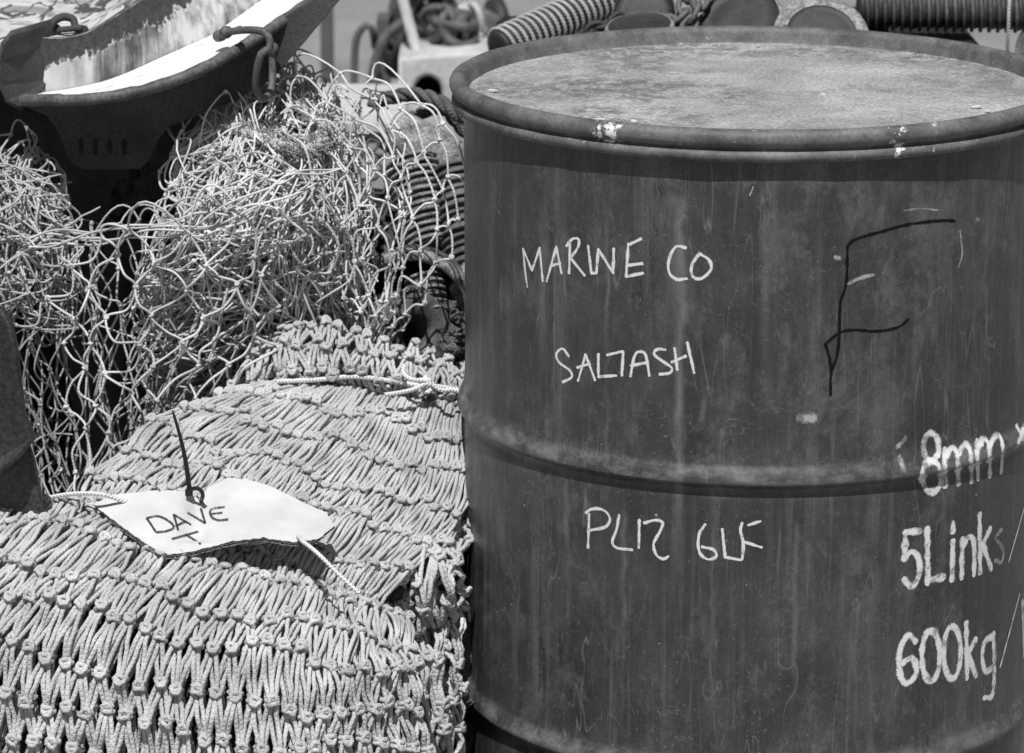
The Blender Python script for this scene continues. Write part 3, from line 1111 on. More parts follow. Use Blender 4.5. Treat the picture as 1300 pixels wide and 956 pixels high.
# ------------------------------------------------------------------ folded thick net
fold = thing('folded_net', P(250, 700, 3.1) * [1, 1, 0], 'thick cream braided net folded in a knotted heap left of the drum', 'fishing net')
back = Patch([
    [(338, 428, 3.400), (374, 416, 3.39), (420, 415, 3.39), (480, 432, 3.39), (540, 449, 3.40), (608, 472, 3.42)],
    [(316, 455, 3.375), (360, 438, 3.365), (415, 440, 3.36), (475, 453, 3.36), (540, 468, 3.37), (610, 488, 3.39)],
    [(296, 484, 3.360), (360, 470, 3.35), (415, 468, 3.345), (470, 474, 3.345), (540, 486, 3.355), (610, 504, 3.38)],
    [(285, 508, 3.365), (370, 496, 3.365), (425, 494, 3.36), (480, 500, 3.36), (540, 510, 3.37), (610, 526, 3.39)]])
middle = Patch([
    [(360, 496, 3.385), (420, 497, 3.385), (480, 508, 3.39), (545, 520, 3.395), (612, 534, 3.40)],
    [(330, 489, 3.355), (398, 492, 3.345), (468, 502, 3.345), (540, 514, 3.35), (609, 530, 3.36)],
    [(252, 508, 3.325), (342, 527, 3.30), (430, 550, 3.295), (520, 575, 3.30), (608, 595, 3.31)],
    [(192, 537, 3.29), (288, 566, 3.255), (385, 595, 3.24), (490, 630, 3.235), (598, 648, 3.25)],
    [(143, 580, 3.24), (243, 611, 3.20), (345, 640, 3.175), (450, 680, 3.165), (552, 704, 3.185)],
    [(100, 628, 3.19), (200, 650, 3.14), (310, 685, 3.10), (412, 730, 3.085), (490, 764, 3.10)],
    [(90, 668, 3.18), (190, 700, 3.13), (300, 728, 3.13), (400, 765, 3.14), (480, 795, 3.16)]])
front = Patch([
    [(-40, 640, 3.13), (50, 634, 3.11), (135, 650, 3.10), (225, 680, 3.09), (310, 705, 3.09), (390, 722, 3.11), (455, 750, 3.13), (515, 775, 3.17)],
    [(-105, 686, 3.06), (-13, 677, 3.03), (89, 692, 3.02), (186, 717, 3.01), (284, 740, 3.00), (375, 756, 3.01), (450, 780, 3.04), (530, 800, 3.11)],
    [(-170, 746, 3.01), (-75, 735, 2.98), (30, 752, 2.965), (135, 777, 2.955), (241, 807, 2.945), (350, 824, 2.945), (450, 838, 2.97), (540, 845, 3.04)],
    [(-215, 818, 2.98), (-124, 810, 2.955), (-13, 825, 2.94), (106, 850, 2.925), (225, 884, 2.915), (345, 900, 2.915), (450, 908, 2.945), (548, 910, 3.02)],
    [(-245, 890, 2.965), (-150, 888, 2.94), (-30, 906, 2.925), (95, 932, 2.91), (221, 964, 2.90), (345, 975, 2.90), (450, 978, 2.93), (552, 978, 3.01)],
    [(-265, 974, 2.96), (-167, 972, 2.935), (-44, 990, 2.92), (87, 1014, 2.905), (218, 1042, 2.895), (345, 1052, 2.895), (450, 1052, 2.925), (555, 1050, 3.0)]])
side = Patch([
    [(522, 700, 3.25), (550, 680, 3.25), (576, 664, 3.26), (598, 652, 3.28)],
    [(494, 730, 3.19), (530, 712, 3.185), (566, 696, 3.20), (597, 684, 3.24)],
    [(480, 768, 3.165), (522, 750, 3.155), (562, 735, 3.17), (596, 722, 3.22)],
    [(487, 805, 3.155), (525, 790, 3.16), (558, 776, 3.18), (588, 762, 3.23)],
    [(502, 835, 3.18), (530, 820, 3.20), (556, 806, 3.23), (578, 796, 3.26)]])
lower = Patch([
    [(490, 780, 3.22), (528, 766, 3.22), (562, 756, 3.24), (590, 750, 3.26)],
    [(500, 832, 3.17), (532, 822, 3.16), (562, 814, 3.18), (584, 804, 3.22)],
    [(510, 890, 3.15), (542, 885, 3.14), (568, 880, 3.16), (584, 870, 3.21)],
    [(515, 960, 3.15), (546, 960, 3.14), (570, 955, 3.16), (586, 950, 3.21)],
    [(515, 1040, 3.15), (546, 1040, 3.14), (570, 1040, 3.16), (588, 1040, 3.21)]])

for nm, pt, nr, nc, kw in (
        ('back_fold', back, 4, 16, dict(r=.0022, rump=.003, seed=3, jit=.2)),
        ('middle_fold', middle, 9, 29, dict(r=.0022, seed=4, rump=.006)),
        ('front_fold', front, 8, 35, dict(r=.0024, seed=5, rump=.007)),
        ('side_fold', side, 6, 6, dict(r=.0025, seed=6, rump=.010, jit=.4, lift=.008)),
        ('lower_fold', lower, 7, 6, dict(r=.0025, seed=8, rump=.010, jit=.4, lift=.008))):
    mb = MB()
    thick_net(mb, pt, nr, nc, **kw)
    kw2 = dict(kw)
    kw2['seed'] = kw['seed'] + 50
    kw2['off'] = -.013
    thick_net(mb, pt, nr, nc, **kw2)
    f = mb.build(nm, M['cord'], fold)
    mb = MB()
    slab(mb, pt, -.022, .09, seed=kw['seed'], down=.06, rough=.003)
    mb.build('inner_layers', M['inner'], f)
# mass of net below the folds, down to the quay
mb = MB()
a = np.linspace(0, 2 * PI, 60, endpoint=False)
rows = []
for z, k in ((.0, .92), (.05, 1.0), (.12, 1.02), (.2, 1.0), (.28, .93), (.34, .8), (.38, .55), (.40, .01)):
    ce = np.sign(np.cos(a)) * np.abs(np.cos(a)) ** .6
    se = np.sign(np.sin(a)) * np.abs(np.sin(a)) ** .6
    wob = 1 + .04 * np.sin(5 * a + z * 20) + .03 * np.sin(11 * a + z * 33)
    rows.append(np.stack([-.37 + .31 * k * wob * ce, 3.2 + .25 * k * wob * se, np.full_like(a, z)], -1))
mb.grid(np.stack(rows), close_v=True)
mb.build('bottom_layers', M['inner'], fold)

# white cord tied over the top of the folded net
mb = MB()
main = PL([(352, 489, 3.343), (400, 487, 3.340), (450, 483, 3.340), (500, 489, 3.343), (530, 494, 3.343), (560, 496, 3.353), (606, 506, 3.368)])
main[:, 2] += .004
mb.tubes(catmull(main, 60), .0026, 8)
kn = P(542, 490, 3.333)
a = np.linspace(0, 2 * PI, 20)
for k in range(4):
    ax = rng.normal(0, 1, 3)
    ax /= np.linalg.norm(ax)
    e1 = np.cross(ax, [.2, .9, .3])
    e1 /= np.linalg.norm(e1)
    e2 = np.cross(ax, e1)
    c = kn + rng.normal(0, .002, 3)
    mb.tubes(c + .0052 * (np.cos(a)[:, None] * e1 + np.sin(a)[:, None] * e2), .0026, 7)
for e in ([(540, 492, 3.328), (525, 499, 3.323), (508, 503, 3.318), (488, 506, 3.313)], [(540, 488, 3.328), (522, 486, 3.326), (512, 478, 3.333), (514, 468, 3.340)], [(548, 492, 3.328), (560, 500, 3.328), (575, 500, 3.333), (592, 505, 3.338)]):
    q = PL(e)
    q[:, 2] += .004
    mb.tubes(catmull(q, 20), .0024, 7)
tag(mb.build('tie_cord', M['white_cord']), 'white cord knotted across the top of the folded net', 'cord')

# ------------------------------------------------------------------ cardboard tag
CO = [(118, 640), (144, 628), (194, 623), (226, 622.6), (241, 626), (254, 635), (264, 618), (290, 607), (314, 608), (343, 617), (381, 636), (413, 650),
      (425, 668), (416, 675), (402, 685), (372, 688), (334, 682.5), (296, 687), (244, 700), (213, 704), (194, 696), (168, 678), (138, 656)]


def card_Y(px, py):
    """depth of the bent card: leans back with the net, left half lifted, right half curling up."""
    y = 3.095 + (655 - py) * .0011
    y += .010 * np.exp(-((px - 252) / 18.) ** 2) * (py < 690)
    y += .0000022 * np.maximum(px - 300, 0) ** 2
    y += .010 * np.exp(-((px - 262 + (py - 640) * .5) / 26.) ** 2)          # soft fold down from the notch
    y += .00025 * np.maximum(170 - px, 0)
    return y - .03


tagt = thing('cardboard_tag', P(260, 660, 3.06), 'torn white cardboard tag marked DAVE T lying on the folded net', 'tag')
# triangulate through a dense boundary and an inner grid
dense = []
for i in range(len(CO)):
    p, q = np.array(CO[i]), np.array(CO[(i + 1) % len(CO)])
    L = np.linalg.norm(q - p)
    k = max(2, int(L / 4))
    for t in np.linspace(0, 1, k, endpoint=False):
        dense.append(p * (1 - t) + q * t + rng.normal(0, .45, 2))
dense = np.array(dense)


def inside(p, poly):
    c = False
    n = len(poly)
    for i in range(n):
        a, b = poly[i], poly[i - 1]
        if (a[1] > p[1]) != (b[1] > p[1]) and p[0] < (b[0] - a[0]) * (p[1] - a[1]) / (b[1] - a[1]) + a[0]:
            c = not c
    return c


from mathutils.geometry import delaunay_2d_cdt
inner = [(x, y) for x in range(118, 426, 5) for y in range(606, 706, 4)]
inner = [p for p in inner if inside(p, dense) and min(np.hypot(*(dense - p).T)) > 3]
vv = [Vector(p) for p in dense] + [Vector(p) for p in inner]
nb = len(dense)
cv, ce_, cf, *_ = delaunay_2d_cdt(vv, [], [list(range(nb))], 1, 1e-5)
topv = [P(p[0], p[1], float(card_Y(p[0], p[1]))) for p in cv]
CN = np.array([0, -.55, .83])
me = bpy.data.meshes.new('card')
TH = .0035
nV = len(cv)
faces = [list(f) for f in cf]
back_f = [[i + nV for i in f][::-1] for f in cf]
# boundary edges
cnt = {}
for f in faces:
    for a_, b_ in zip(f, f[1:] + f[:1]):
        cnt[(a_, b_)] = 1
bd = [(a_, b_) for (a_, b_) in cnt if (b_, a_) not in cnt]
sidef = [[b_, a_, a_ + nV, b_ + nV] for a_, b_ in bd]
me.from_pydata([tuple(v) for v in topv] + [tuple(v - CN * TH) for v in topv], [], faces + back_f + sidef)
bmn = bmesh.new()
bmn.from_mesh(me)
bmesh.ops.recalc_face_normals(bmn, faces=bmn.faces)
bmn.to_mesh(me)
bmn.free()
sheet = link('card_sheet', me, M['card'], tagt)
me.materials.append(M['card_edge'])
for p in me.polygons[len(faces) + len(back_f):]:
    p.material_index = 1
# corrugated fluting showing along the torn front edge
mb = MB()
edge = np.array([(138, 656), (168, 678), (194, 696), (213, 704), (244, 700), (296, 687), (334, 682.5), (372, 688), (402, 685)], float)
ed = catmull(edge, 260)
k = np.arange(len(ed))
w0 = np.array([P(p[0], p[1], float(card_Y(*p))) for p in ed]) - CN * TH * .5
mid = w0 + CN * (np.sin(k * 1.1) * TH * .4)[:, None] + np.array([0, -.0008, 0])
mb.tubes(mid, .00045, 4)
low = w0 - CN * TH * .75 + np.array([0, -.0012, -.0006]) + rng.normal(0, .0004, w0.shape)
mb.tubes(low, .0008, 5)
mb.build('corrugated_edge', M['card_edge'], sheet)


def card_stroke(mb, pts, width, zoom=3.42, ox=80, oy=510):
    pts = np.array([(ox + a / zoom, oy + b / zoom) for a, b in pts])
    ext = np.linalg.norm(np.diff(pts, axis=0), axis=1).sum()
    q = catmull(pts, max(4, int(ext / 1.5)))
    C = np.array([P(p[0], p[1], float(card_Y(*p))) for p in q])
    T = np.gradient(C, axis=0)
    T /= np.linalg.norm(T, axis=1, keepdims=True)
    S = np.cross(CN, T)
    S /= np.linalg.norm(S, axis=1, keepdims=True)
    LAYER[0] += 1
    o = CN * (.0012 + (LAYER[0] % 5) * .0001)
    V = np.stack([C + o - S * width / 2, C + o, C + o + S * width / 2], 1)
    U = np.stack(np.meshgrid(np.linspace(0, 1, len(C)), [0, .5, 1], indexing='ij'), -1)
    mb.grid(V, U)


mb = MB()
for st in ([(362, 508), (372, 520), (405, 570)], [(362, 508), (415, 500), (465, 525), (480, 548), (450, 564), (405, 570)],
           [(480, 492), (492, 530), (500, 560)], [(480, 492), (557, 537)], [(488, 542), (535, 520)],
           [(540, 484), (618, 530)], [(618, 530), (598, 465)],
           [(702, 460), (655, 466), (638, 482), (648, 505), (675, 517), (718, 514)], [(640, 490), (692, 484)],
           [(472, 598), (588, 566)], [(530, 578), (598, 620)]):
    card_stroke(mb, st, .0026)
mb.build('pencil_lettering', M['pencil'], sheet)

# cable tie through the tag
mb = MB()
sp_ = np.linspace(0, 1, 14)
A_, B_ = P(241, 626, 3.095), P(219, 521, 3.085)
ctr = A_[None] * (1 - sp_)[:, None] + B_[None] * sp_[:, None] + np.array([1, 0, 0]) * (.0025 * np.sin(PI * sp_))[:, None]
wdt = np.interp(sp_, [0, .3, .93, 1], [.0048, .0046, .0026, .0012])
sq = []
for k in range(14):
    w, h = wdt[k] / 2, .0008
    sq.append([ctr[k] + [-w, -h, 0], ctr[k] + [w, -h, 0], ctr[k] + [w, h, 0], ctr[k] + [-w, h, 0]])
mb.grid(np.array(sq), close_v=True)
lp = PL([(238, 628, 3.100), (241, 623, 3.094), (247, 620, 3.090), (253, 621, 3.088), (257, 626, 3.087), (257, 632, 3.090), (255, 636, 3.104)])
mb.tubes(catmull(lp, 24), .0021, 8)
# locking head
h0 = P(240, 625, 3.094)
bx = np.array([[-1, -1], [1, -1], [1, 1], [-1, 1]]) * .0036
mb.grid(np.stack([np.stack([h0[0] + bx[:, 0] * .01, h0[1] + bx[:, 1] * .01, np.full(4, h0[2] - .003)], 1), np.stack([h0[0] + bx[:, 0], h0[1] + bx[:, 1] * .7, np.full(4, h0[2] - .003)], 1),
                  np.stack([h0[0] + bx[:, 0], h0[1] + bx[:, 1] * .7, np.full(4, h0[2] + .003)], 1), np.stack([h0[0] + bx[:, 0] * .01, h0[1] + bx[:, 1] * .01, np.full(4, h0[2] + .003)], 1)]), close_v=True)
tag(mb.build('cable_tie', M['black_plastic'], None, smooth=False), 'black cable tie standing up through the hole in the card', 'cable tie')

mb = MB()
q = PL([(55, 638, 3.09), (90, 632, 3.085), (125, 632, 3.08), (150, 634, 3.085), (220, 660, 3.10), (300, 690, 3.09), (370, 685, 3.06), (385, 692, 3.02), (405, 708, 3.0), (430, 733, 2.99), (456, 757, 2.985)])
q[:3, 2] += .004
q[-5:, 2] += .003
cc = catmull(q, 80)
mb.tubes(cc, .0021, 7)
tag(mb.build('tag_string', M['white_cord']), 'thin white string running out from under the cardboard tag', 'string')

# ------------------------------------------------------------------ thin pale netting
heap = Patch([
    [(235, 160, 3.51), (295, 124, 3.53), (345, 97, 3.55), (392, 106, 3.56), (425, 140, 3.57)],
    [(222, 220, 3.45), (295, 192, 3.43), (355, 172, 3.44), (408, 190, 3.46), (448, 215, 3.50)],
    [(215, 292, 3.39), (285, 268, 3.37), (350, 258, 3.38), (412, 275, 3.41), (460, 295, 3.46)],
    [(185, 360, 3.40), (280, 350, 3.37), (350, 345, 3.38), (405, 355, 3.41), (445, 375, 3.46)],
    [(200, 440, 3.43), (290, 430, 3.42), (360, 420, 3.43), (400, 418, 3.44), (438, 425, 3.48)],
    [(190, 560, 3.45), (265, 525, 3.45), (345, 480, 3.46), (400, 455, 3.47), (435, 450, 3.50)]])
heap_side = Patch([[tuple(p) for p in col_] for col_ in zip(*[
    [(232, 200, 3.46), (275, 160, 3.46), (320, 130, 3.50), (390, 130, 3.54), (430, 170, 3.55)],
    [(215, 300, 3.385), (275, 272, 3.36), (345, 250, 3.37), (415, 255, 3.42), (455, 270, 3.48)],
    [(190, 400, 3.41), (280, 385, 3.38), (350, 380, 3.395), (405, 385, 3.42), (445, 395, 3.46)],
    [(200, 520, 3.44), (280, 490, 3.44), (350, 460, 3.45), (400, 440, 3.46), (440, 440, 3.49)]])])
openp = Patch([
    [(350, 112, 3.500), (395, 94, 3.470), (465, 96, 3.430), (535, 130, 3.390), (588, 196, 3.370)],
    [(365, 165, 3.470), (425, 152, 3.440), (490, 160, 3.410), (545, 195, 3.380), (586, 245, 3.370)],
    [(385, 235, 3.440), (445, 218, 3.420), (508, 226, 3.390), (552, 252, 3.370), (578, 300, 3.370)],
    [(398, 305, 3.420), (448, 292, 3.400), (502, 302, 3.380), (538, 322, 3.370), (558, 352, 3.370)],
    [(418, 372, 3.420), (452, 370, 3.400), (488, 375, 3.390), (508, 385, 3.380), (522, 402, 3.380)],
    [(435, 420, 3.430), (455, 425, 3.420), (472, 430, 3.410), (486, 432, 3.410), (496, 434, 3.410)]])
swag = Patch([
    [(80, 303, 3.370), (150, 294, 3.350), (220, 290, 3.330), (300, 270, 3.325), (380, 238, 3.340)],
    [(72, 380, 3.370), (140, 372, 3.350), (215, 370, 3.340), (290, 368, 3.345), (365, 350, 3.360)],
    [(85, 455, 3.370), (140, 445, 3.355), (208, 442, 3.345), (278, 440, 3.355), (350, 425, 3.370)],
    [(95, 545, 3.370), (138, 532, 3.360), (188, 522, 3.350), (245, 520, 3.360), (310, 500, 3.380)],
    [(95, 645, 3.350), (130, 622, 3.350), (160, 602, 3.345), (195, 582, 3.355), (245, 550, 3.370)]])
left = Patch([
    [(-60, 175, 3.54), (10, 178, 3.52), (45, 192, 3.50), (75, 225, 3.49)],
    [(-60, 240, 3.45), (5, 232, 3.43), (45, 245, 3.42), (82, 280, 3.44)],
    [(-60, 320, 3.42), (0, 318, 3.40), (45, 325, 3.40), (95, 338, 3.43)],
    [(-50, 420, 3.41), (0, 420, 3.40), (42, 428, 3.40), (90, 432, 3.42)],
    [(-30, 540, 3.42), (20, 540, 3.41), (60, 545, 3.41), (105, 548, 3.42)],
    [(-20, 665, 3.42), (40, 665, 3.41), (75, 660, 3.41), (115, 655, 3.42)]])

TW = .00104
net = thing('draped_net', P(320, 560, 3.45) * [1, 1, 0], 'pale thin trawl netting heaped and draped beneath the steel trawl door', 'fishing net')
mb = MB()
for k in range(7):      # sheets pulled nearly shut, their bars running down the heap
    sheet_net(mb, heap, 9, 17, r=TW * random.uniform(.9, 1.1), amp=.016, jit=.42, fold=.13, fseed=200 + k, off=.010 - k * .008, sag=.26, gravity=.25, npts=13)
for k in range(9):      # and sheets whose bars sweep across it
    sheet_net(mb, heap_side, 8, 16, r=TW * random.uniform(.9, 1.1), amp=.015, jit=.36, fold=.13, fseed=240 + k, off=.014 - k * .008, sag=.28, gravity=.3, npts=13)
sheet_net(mb, heap, 9, 8, r=TW * 1.1, amp=.012, jit=.3, fold=.05, fseed=260, off=.016, sag=.2, gravity=.3, npts=13, v1=.85)
flow = lambda u, v: .9 + 1.2 * np.sin(u * 3 + v * 2) + .5 * np.sin(v * 7)
loose(mb, heap, 50, TW, .12, (-.03, .0), 77, flow, 1.6)
mb.build('heaped_mesh', M['twine'], net)
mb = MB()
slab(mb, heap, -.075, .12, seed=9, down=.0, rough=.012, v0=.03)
mb.build('shade_core', M['black_mass'], net)  # near-black filler standing in for shade deep in the pale heap
mb = MB()
sheet_net(mb, openp, 11, 6, r=.0012, amp=.007, jit=.22, fold=.02, fseed=31, off=.0, sag=.16, gravity=-1.0, npts=13)
sheet_net(mb, openp, 7, 7, r=.0011, amp=.014, jit=.35, fold=.08, fseed=32, off=-.014, sag=.2, gravity=-.3, v0=.1, u1=.55, npts=13)
mb.build('open_mesh', M['twine'], net)
mb = MB()
sheet_net(mb, swag, 10, 6, r=.0013, amp=.006, jit=.22, fold=.02, fseed=41, off=.014, sag=.26, gravity=.15, npts=14)
# gathered top edge
for k in range(4):
    q = PL([(40, 312, 3.37), (100, 302, 3.36), (160, 294, 3.345), (230, 288, 3.325), (300, 264, 3.315), (370, 234, 3.33), (430, 222, 3.38)]) + rng.normal(0, .0055, (7, 3))
    q = catmull(q, 70)
    q[:, 2] += .004 * np.sin(np.linspace(0, 17 + 3 * k, 70) + k * 2)
    q[:, 1] += .004 * np.sin(np.linspace(0, 13 + 4 * k, 70) + k)
    mb.tubes(q, .0012, 5)
mb.build('hanging_mesh', M['twine'], net)
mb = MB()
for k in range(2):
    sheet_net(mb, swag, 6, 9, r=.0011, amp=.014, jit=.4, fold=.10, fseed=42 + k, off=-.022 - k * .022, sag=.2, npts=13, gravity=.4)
mb.build('shaded_mesh', M['shade_twine'], net)

net2 = thing('hanging_net', P(30, 560, 3.42) * [1, 1, 0], 'looser pale netting hanging at the left edge below the door end', 'fishing net')
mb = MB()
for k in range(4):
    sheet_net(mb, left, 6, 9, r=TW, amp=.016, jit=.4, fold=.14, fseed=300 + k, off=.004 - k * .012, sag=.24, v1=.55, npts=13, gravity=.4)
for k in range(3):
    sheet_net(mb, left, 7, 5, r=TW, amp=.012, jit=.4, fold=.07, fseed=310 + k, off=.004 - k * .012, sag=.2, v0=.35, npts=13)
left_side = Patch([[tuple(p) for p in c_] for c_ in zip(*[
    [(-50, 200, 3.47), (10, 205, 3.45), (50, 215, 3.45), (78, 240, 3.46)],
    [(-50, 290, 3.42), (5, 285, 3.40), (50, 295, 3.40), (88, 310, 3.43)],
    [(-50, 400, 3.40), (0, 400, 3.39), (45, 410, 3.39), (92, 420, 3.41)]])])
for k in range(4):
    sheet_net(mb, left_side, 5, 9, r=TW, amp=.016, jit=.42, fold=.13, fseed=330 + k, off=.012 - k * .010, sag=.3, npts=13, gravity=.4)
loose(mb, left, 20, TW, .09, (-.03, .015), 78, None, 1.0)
mb.build('tangled_mesh', M['shade_twine'], net2)
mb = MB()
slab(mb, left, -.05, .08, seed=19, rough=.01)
mb.build('shade_core', M['black_mass'], net2)  # near-black filler standing in for shade behind the hanging net

# frayed pale rope lying on the netting
fr = thing('frayed_rope', P(360, 170, 3.49), 'frayed pale rope end lying across the heaped netting under the shackle', 'rope')
mb = MB()
pth = PL([(285, 160, 3.46), (320, 170, 3.42), (355, 184, 3.40), (392, 190, 3.41), (412, 172, 3.44), (398, 148, 3.47), (370, 132, 3.50), (338, 124, 3.53)])
cc = rope3(mb, pth, .0058, n=150)
fuzz(mb, cc, 900, .006, .012, .0004, 5)
mb.build('rope_strands', M['rope'], fr)

# ------------------------------------------------------------------ trawl door end (curved steel trough)
door = thing('trawl_door', P(200, 130, 3.530) * [1, 1, 0], 'rusty curved steel trawl door with peeling white paint above the netting', 'trawl door')
edge_px = [(30, 127, 3.420), (60, 127, 3.395), (100, 127, 3.380), (145, 122, 3.375), (188, 113, 3.380), (251, 90, 3.400), (320, 52, 3.440), (366, 22, 3.480), (395, 2, 3.510), (440, -28, 3.560)]
backl = [(46, 118, 3.475), (80, 114, 3.485), (120, 106, 3.490), (157, 94, 3.500), (220, 66, 3.530), (267, 45, 3.555), (301, 22, 3.580), (332, 0, 3.610), (380, -35, 3.660)]
topl = [(46, 47, 3.475), (75, 49, 3.485), (110, 42, 3.490), (150, 20, 3.500), (180, 0, 3.520), (210, -22, 3.550), (240, -45, 3.580), (270, -68, 3.610), (310, -98, 3.660)]
mb = MB()
E = catmull(PL(edge_px), 90)
E2 = E + rng.normal(0, .0003, E.shape)
mb.tubes(E2, .0062 * (1 + .05 * np.sin(np.arange(90) * .8)), 12)
# closed rounded end of the bar
mb.build('edge_bar', M['rust_light'], door)
sheet_mesh('shelf', PL(backl), PL([(p[0] + (20 if i == 0 else 0), p[1] - 3, p[2] + .004) for i, p in enumerate(edge_px)]), .008, M['shelf'], door, 60, 10)
wallb = [(2, 112, 3.430), (24, 122, 3.445)] + [(p[0], p[1] + 4, p[2] + .001) for p in backl]
wallt = [(4, 52, 3.430), (22, 46, 3.445)] + topl
sheet_mesh('web_plate', PL(wallt), PL(wallb), .010, M['peel'], door, 120, 20)
# rounded closed end
mb = MB()
rows = []
for (ya, pts) in ((3.30, [(6, 50), (22, 46), (46, 47)]),):
    pass
endp = plate('end_plate', [(14, 46), (46, 47), (49, 70), (47, 96), (50, 118), (36, 131), (24, 138), (10, 128), (2, 108), (0, 78), (5, 57)], [], 3.415, .014, M['rust'], door, .004)
for v in endp.data.vertices:
    px = 650 + (v.co.x) / (3.465 / (math.cos(PITCH))) * F_PX
    v.co.y += .00004 * (px - 18) ** 2 * (1 if px > 18 else .5)
plate('bracket', [(30, 134), (60, 146), (76, 168), (86, 198), (94, 209), (106, 214), (178, 214), (192, 200), (200, 178), (214, 160), (300, 126), (345, 100), (380, 60), (430, 0), (430, -20), (300, 60), (180, 112), (90, 128)],
      [[(cx + 4.6 * math.cos(t), 186 + 12 * math.sin(t)) for t in np.linspace(0, 2 * PI, 14, endpoint=False)] for cx in (103, 121, 139, 158)], 3.47, .010, M['rust'], door, .0008)
# deck plate behind the top edge
D0 = PL([(-120, 44, 3.470), (0, 47, 3.455), (30, 46, 3.465), (75, 49, 3.492), (110, 42, 3.498), (150, 20, 3.510), (180, 0, 3.530), (215, -22, 3.560)])
D1 = D0 + np.array([-.03, .42, -.004])
sheet_mesh('deck_plate', D1, D0, .008, M['flaking'], door, 50, 14)
# body of the door down to the quay, darkened as a backdrop for shade
plate('door_board', [(-200, 60), (20, 60), (30, 140), (80, 160), (215, 150), (330, 100), (330, 700), (-200, 700)], [], 3.86, .06, M['rust_dark'], door, .004)


def shackle(name, label, bow_pts, pin_a, pin_b, R, mat, group):
    t = thing(name, pin_a, label, 'shackle', group)
    mb = MB()
    c = catmull(np.array(bow_pts), 40)
    mb.tubes(c, R, 10)
    for p in (c[0], c[-1]):
        mb.lathe([(.0, -R * 1.3), (R * 1.5, -R * 1.1), (R * 1.7, 0), (R * 1.5, R * 1.1), (0, R * 1.3)], p, np.asarray(pin_b) - np.asarray(pin_a), 14)
    mb.build('bow', mat, t)
    mb = MB()
    a_, b_ = np.asarray(pin_a), np.asarray(pin_b)
    d = (b_ - a_)
    L = np.linalg.norm(d)
    d = d / L
    mb.lathe([(0, -.012), (R * 1.5, -.011), (R * 1.6, -.006), (R * 1.5, -.001), (R * .8, 0), (R * .8, L + .008), (0, L + .009)], a_, d, 14)
    mb.build('pin', mat, t)
    return t


shackle('shackle', 'rusty shackle hooked over the edge bar with its bow hanging in the net', PL([(287, 41, 3.430), (315, 38, 3.405), (338, 42, 3.395), (343, 60, 3.392), (332, 68, 3.390), (326, 90, 3.395), (325, 112, 3.402), (333, 124, 3.415), (343, 118, 3.440), (346, 95, 3.455), (345, 62, 3.455)]),
        P(283, 44, 3.440), P(300, 38, 3.420), .0040, M['rust_light'], 'shackles on the trawl door')
shackle('shackle', 'small dark shackle standing on the flaking deck at the top left', PL([(60, 44, 3.505), (66, 30, 3.510), (78, 22, 3.515), (92, 24, 3.515), (96, 34, 3.510), (104, 40, 3.505)]),
        P(74, 38, 3.515), P(96, 36, 3.502), .0042, M['rust'], 'shackles on the trawl door')
# dark hook and chain hanging from the bracket
ch = thing('chain', P(175, 205, 3.550), 'dark rusted chain hanging from the slotted bracket into the shade', 'chain')


def chain_links(parent, path, R, r, mat, n):
    c = catmull(np.asarray(path), n + 1)
    for i in range(n):
        a_, b_ = c[i], c[i + 1]
        d = b_ - a_
        L = np.linalg.norm(d)
        d /= L
        s = np.cross(d, [0.1, 1, .2])
        s /= np.linalg.norm(s)
        if i % 2:
            s = np.cross(d, s)
        t = np.linspace(0, 2 * PI, 22)
        h = L * .72
        q = (a_ + b_) / 2 + d * (np.cos(t) * h)[:, None] + s * (np.sin(t) * R)[:, None]
        mb = MB()
        mb.tubes(q, r, 8)
        mb.build('chain_link', mat, parent)


chain_links(ch, PL([(178, 178, 3.500), (180, 205, 3.530), (160, 235, 3.550), (140, 262, 3.570), (170, 275, 3.580), (205, 260, 3.590)]), .009, .0035, M['rust_dark'], 9)

# dark steel plates at the left edge
pl = thing('steel_plate', P(-10, 640, 3.02) * [1, 1, 0], 'dark curved steel plate at the left edge beside the hanging net', 'plate')
tl = lambda x, z: .9 * (x - P(20, 500, 3.0)[0]) ** 2 * 6
plate('upper_plate', [(-140, 380), (-40, 384), (0, 399), (9, 413), (15, 440), (21, 490), (26, 530), (38, 558), (20, 580), (0, 597), (-60, 640), (-140, 690)], [], 3.03, .016, M['plate_steel'], pl, .004, tl)
plate('lower_plate', [(-140, 600), (0, 600), (30, 566), (38, 590), (45, 625), (50, 660), (52, 1200), (-140, 1200)], [], 3.055, .016, M['plate_steel'], pl, .004, tl)

# ------------------------------------------------------------------ ground gear between net and drum
def ribbed_profile(L, r, n, depth=.24, hollow=False):
    pr = [(0.0, 0.0), (r * .7, 0.0)]
    for i in range(n):
        h0, h1 = L * i / n, L * (i + 1) / n
        w = h1 - h0
        j = random.uniform(.94, 1.03)
        pr += [(r * (1 - depth), h0 + w * .04), (r * j * .95, h0 + w * .14), (r * j, h0 + w * .35), (r * j, h0 + w * .65), (r * j * .95, h0 + w * .86), (r * (1 - depth), h0 + w * .96)]
    pr += [(r * .7, L), (0.0, L)]
    return pr


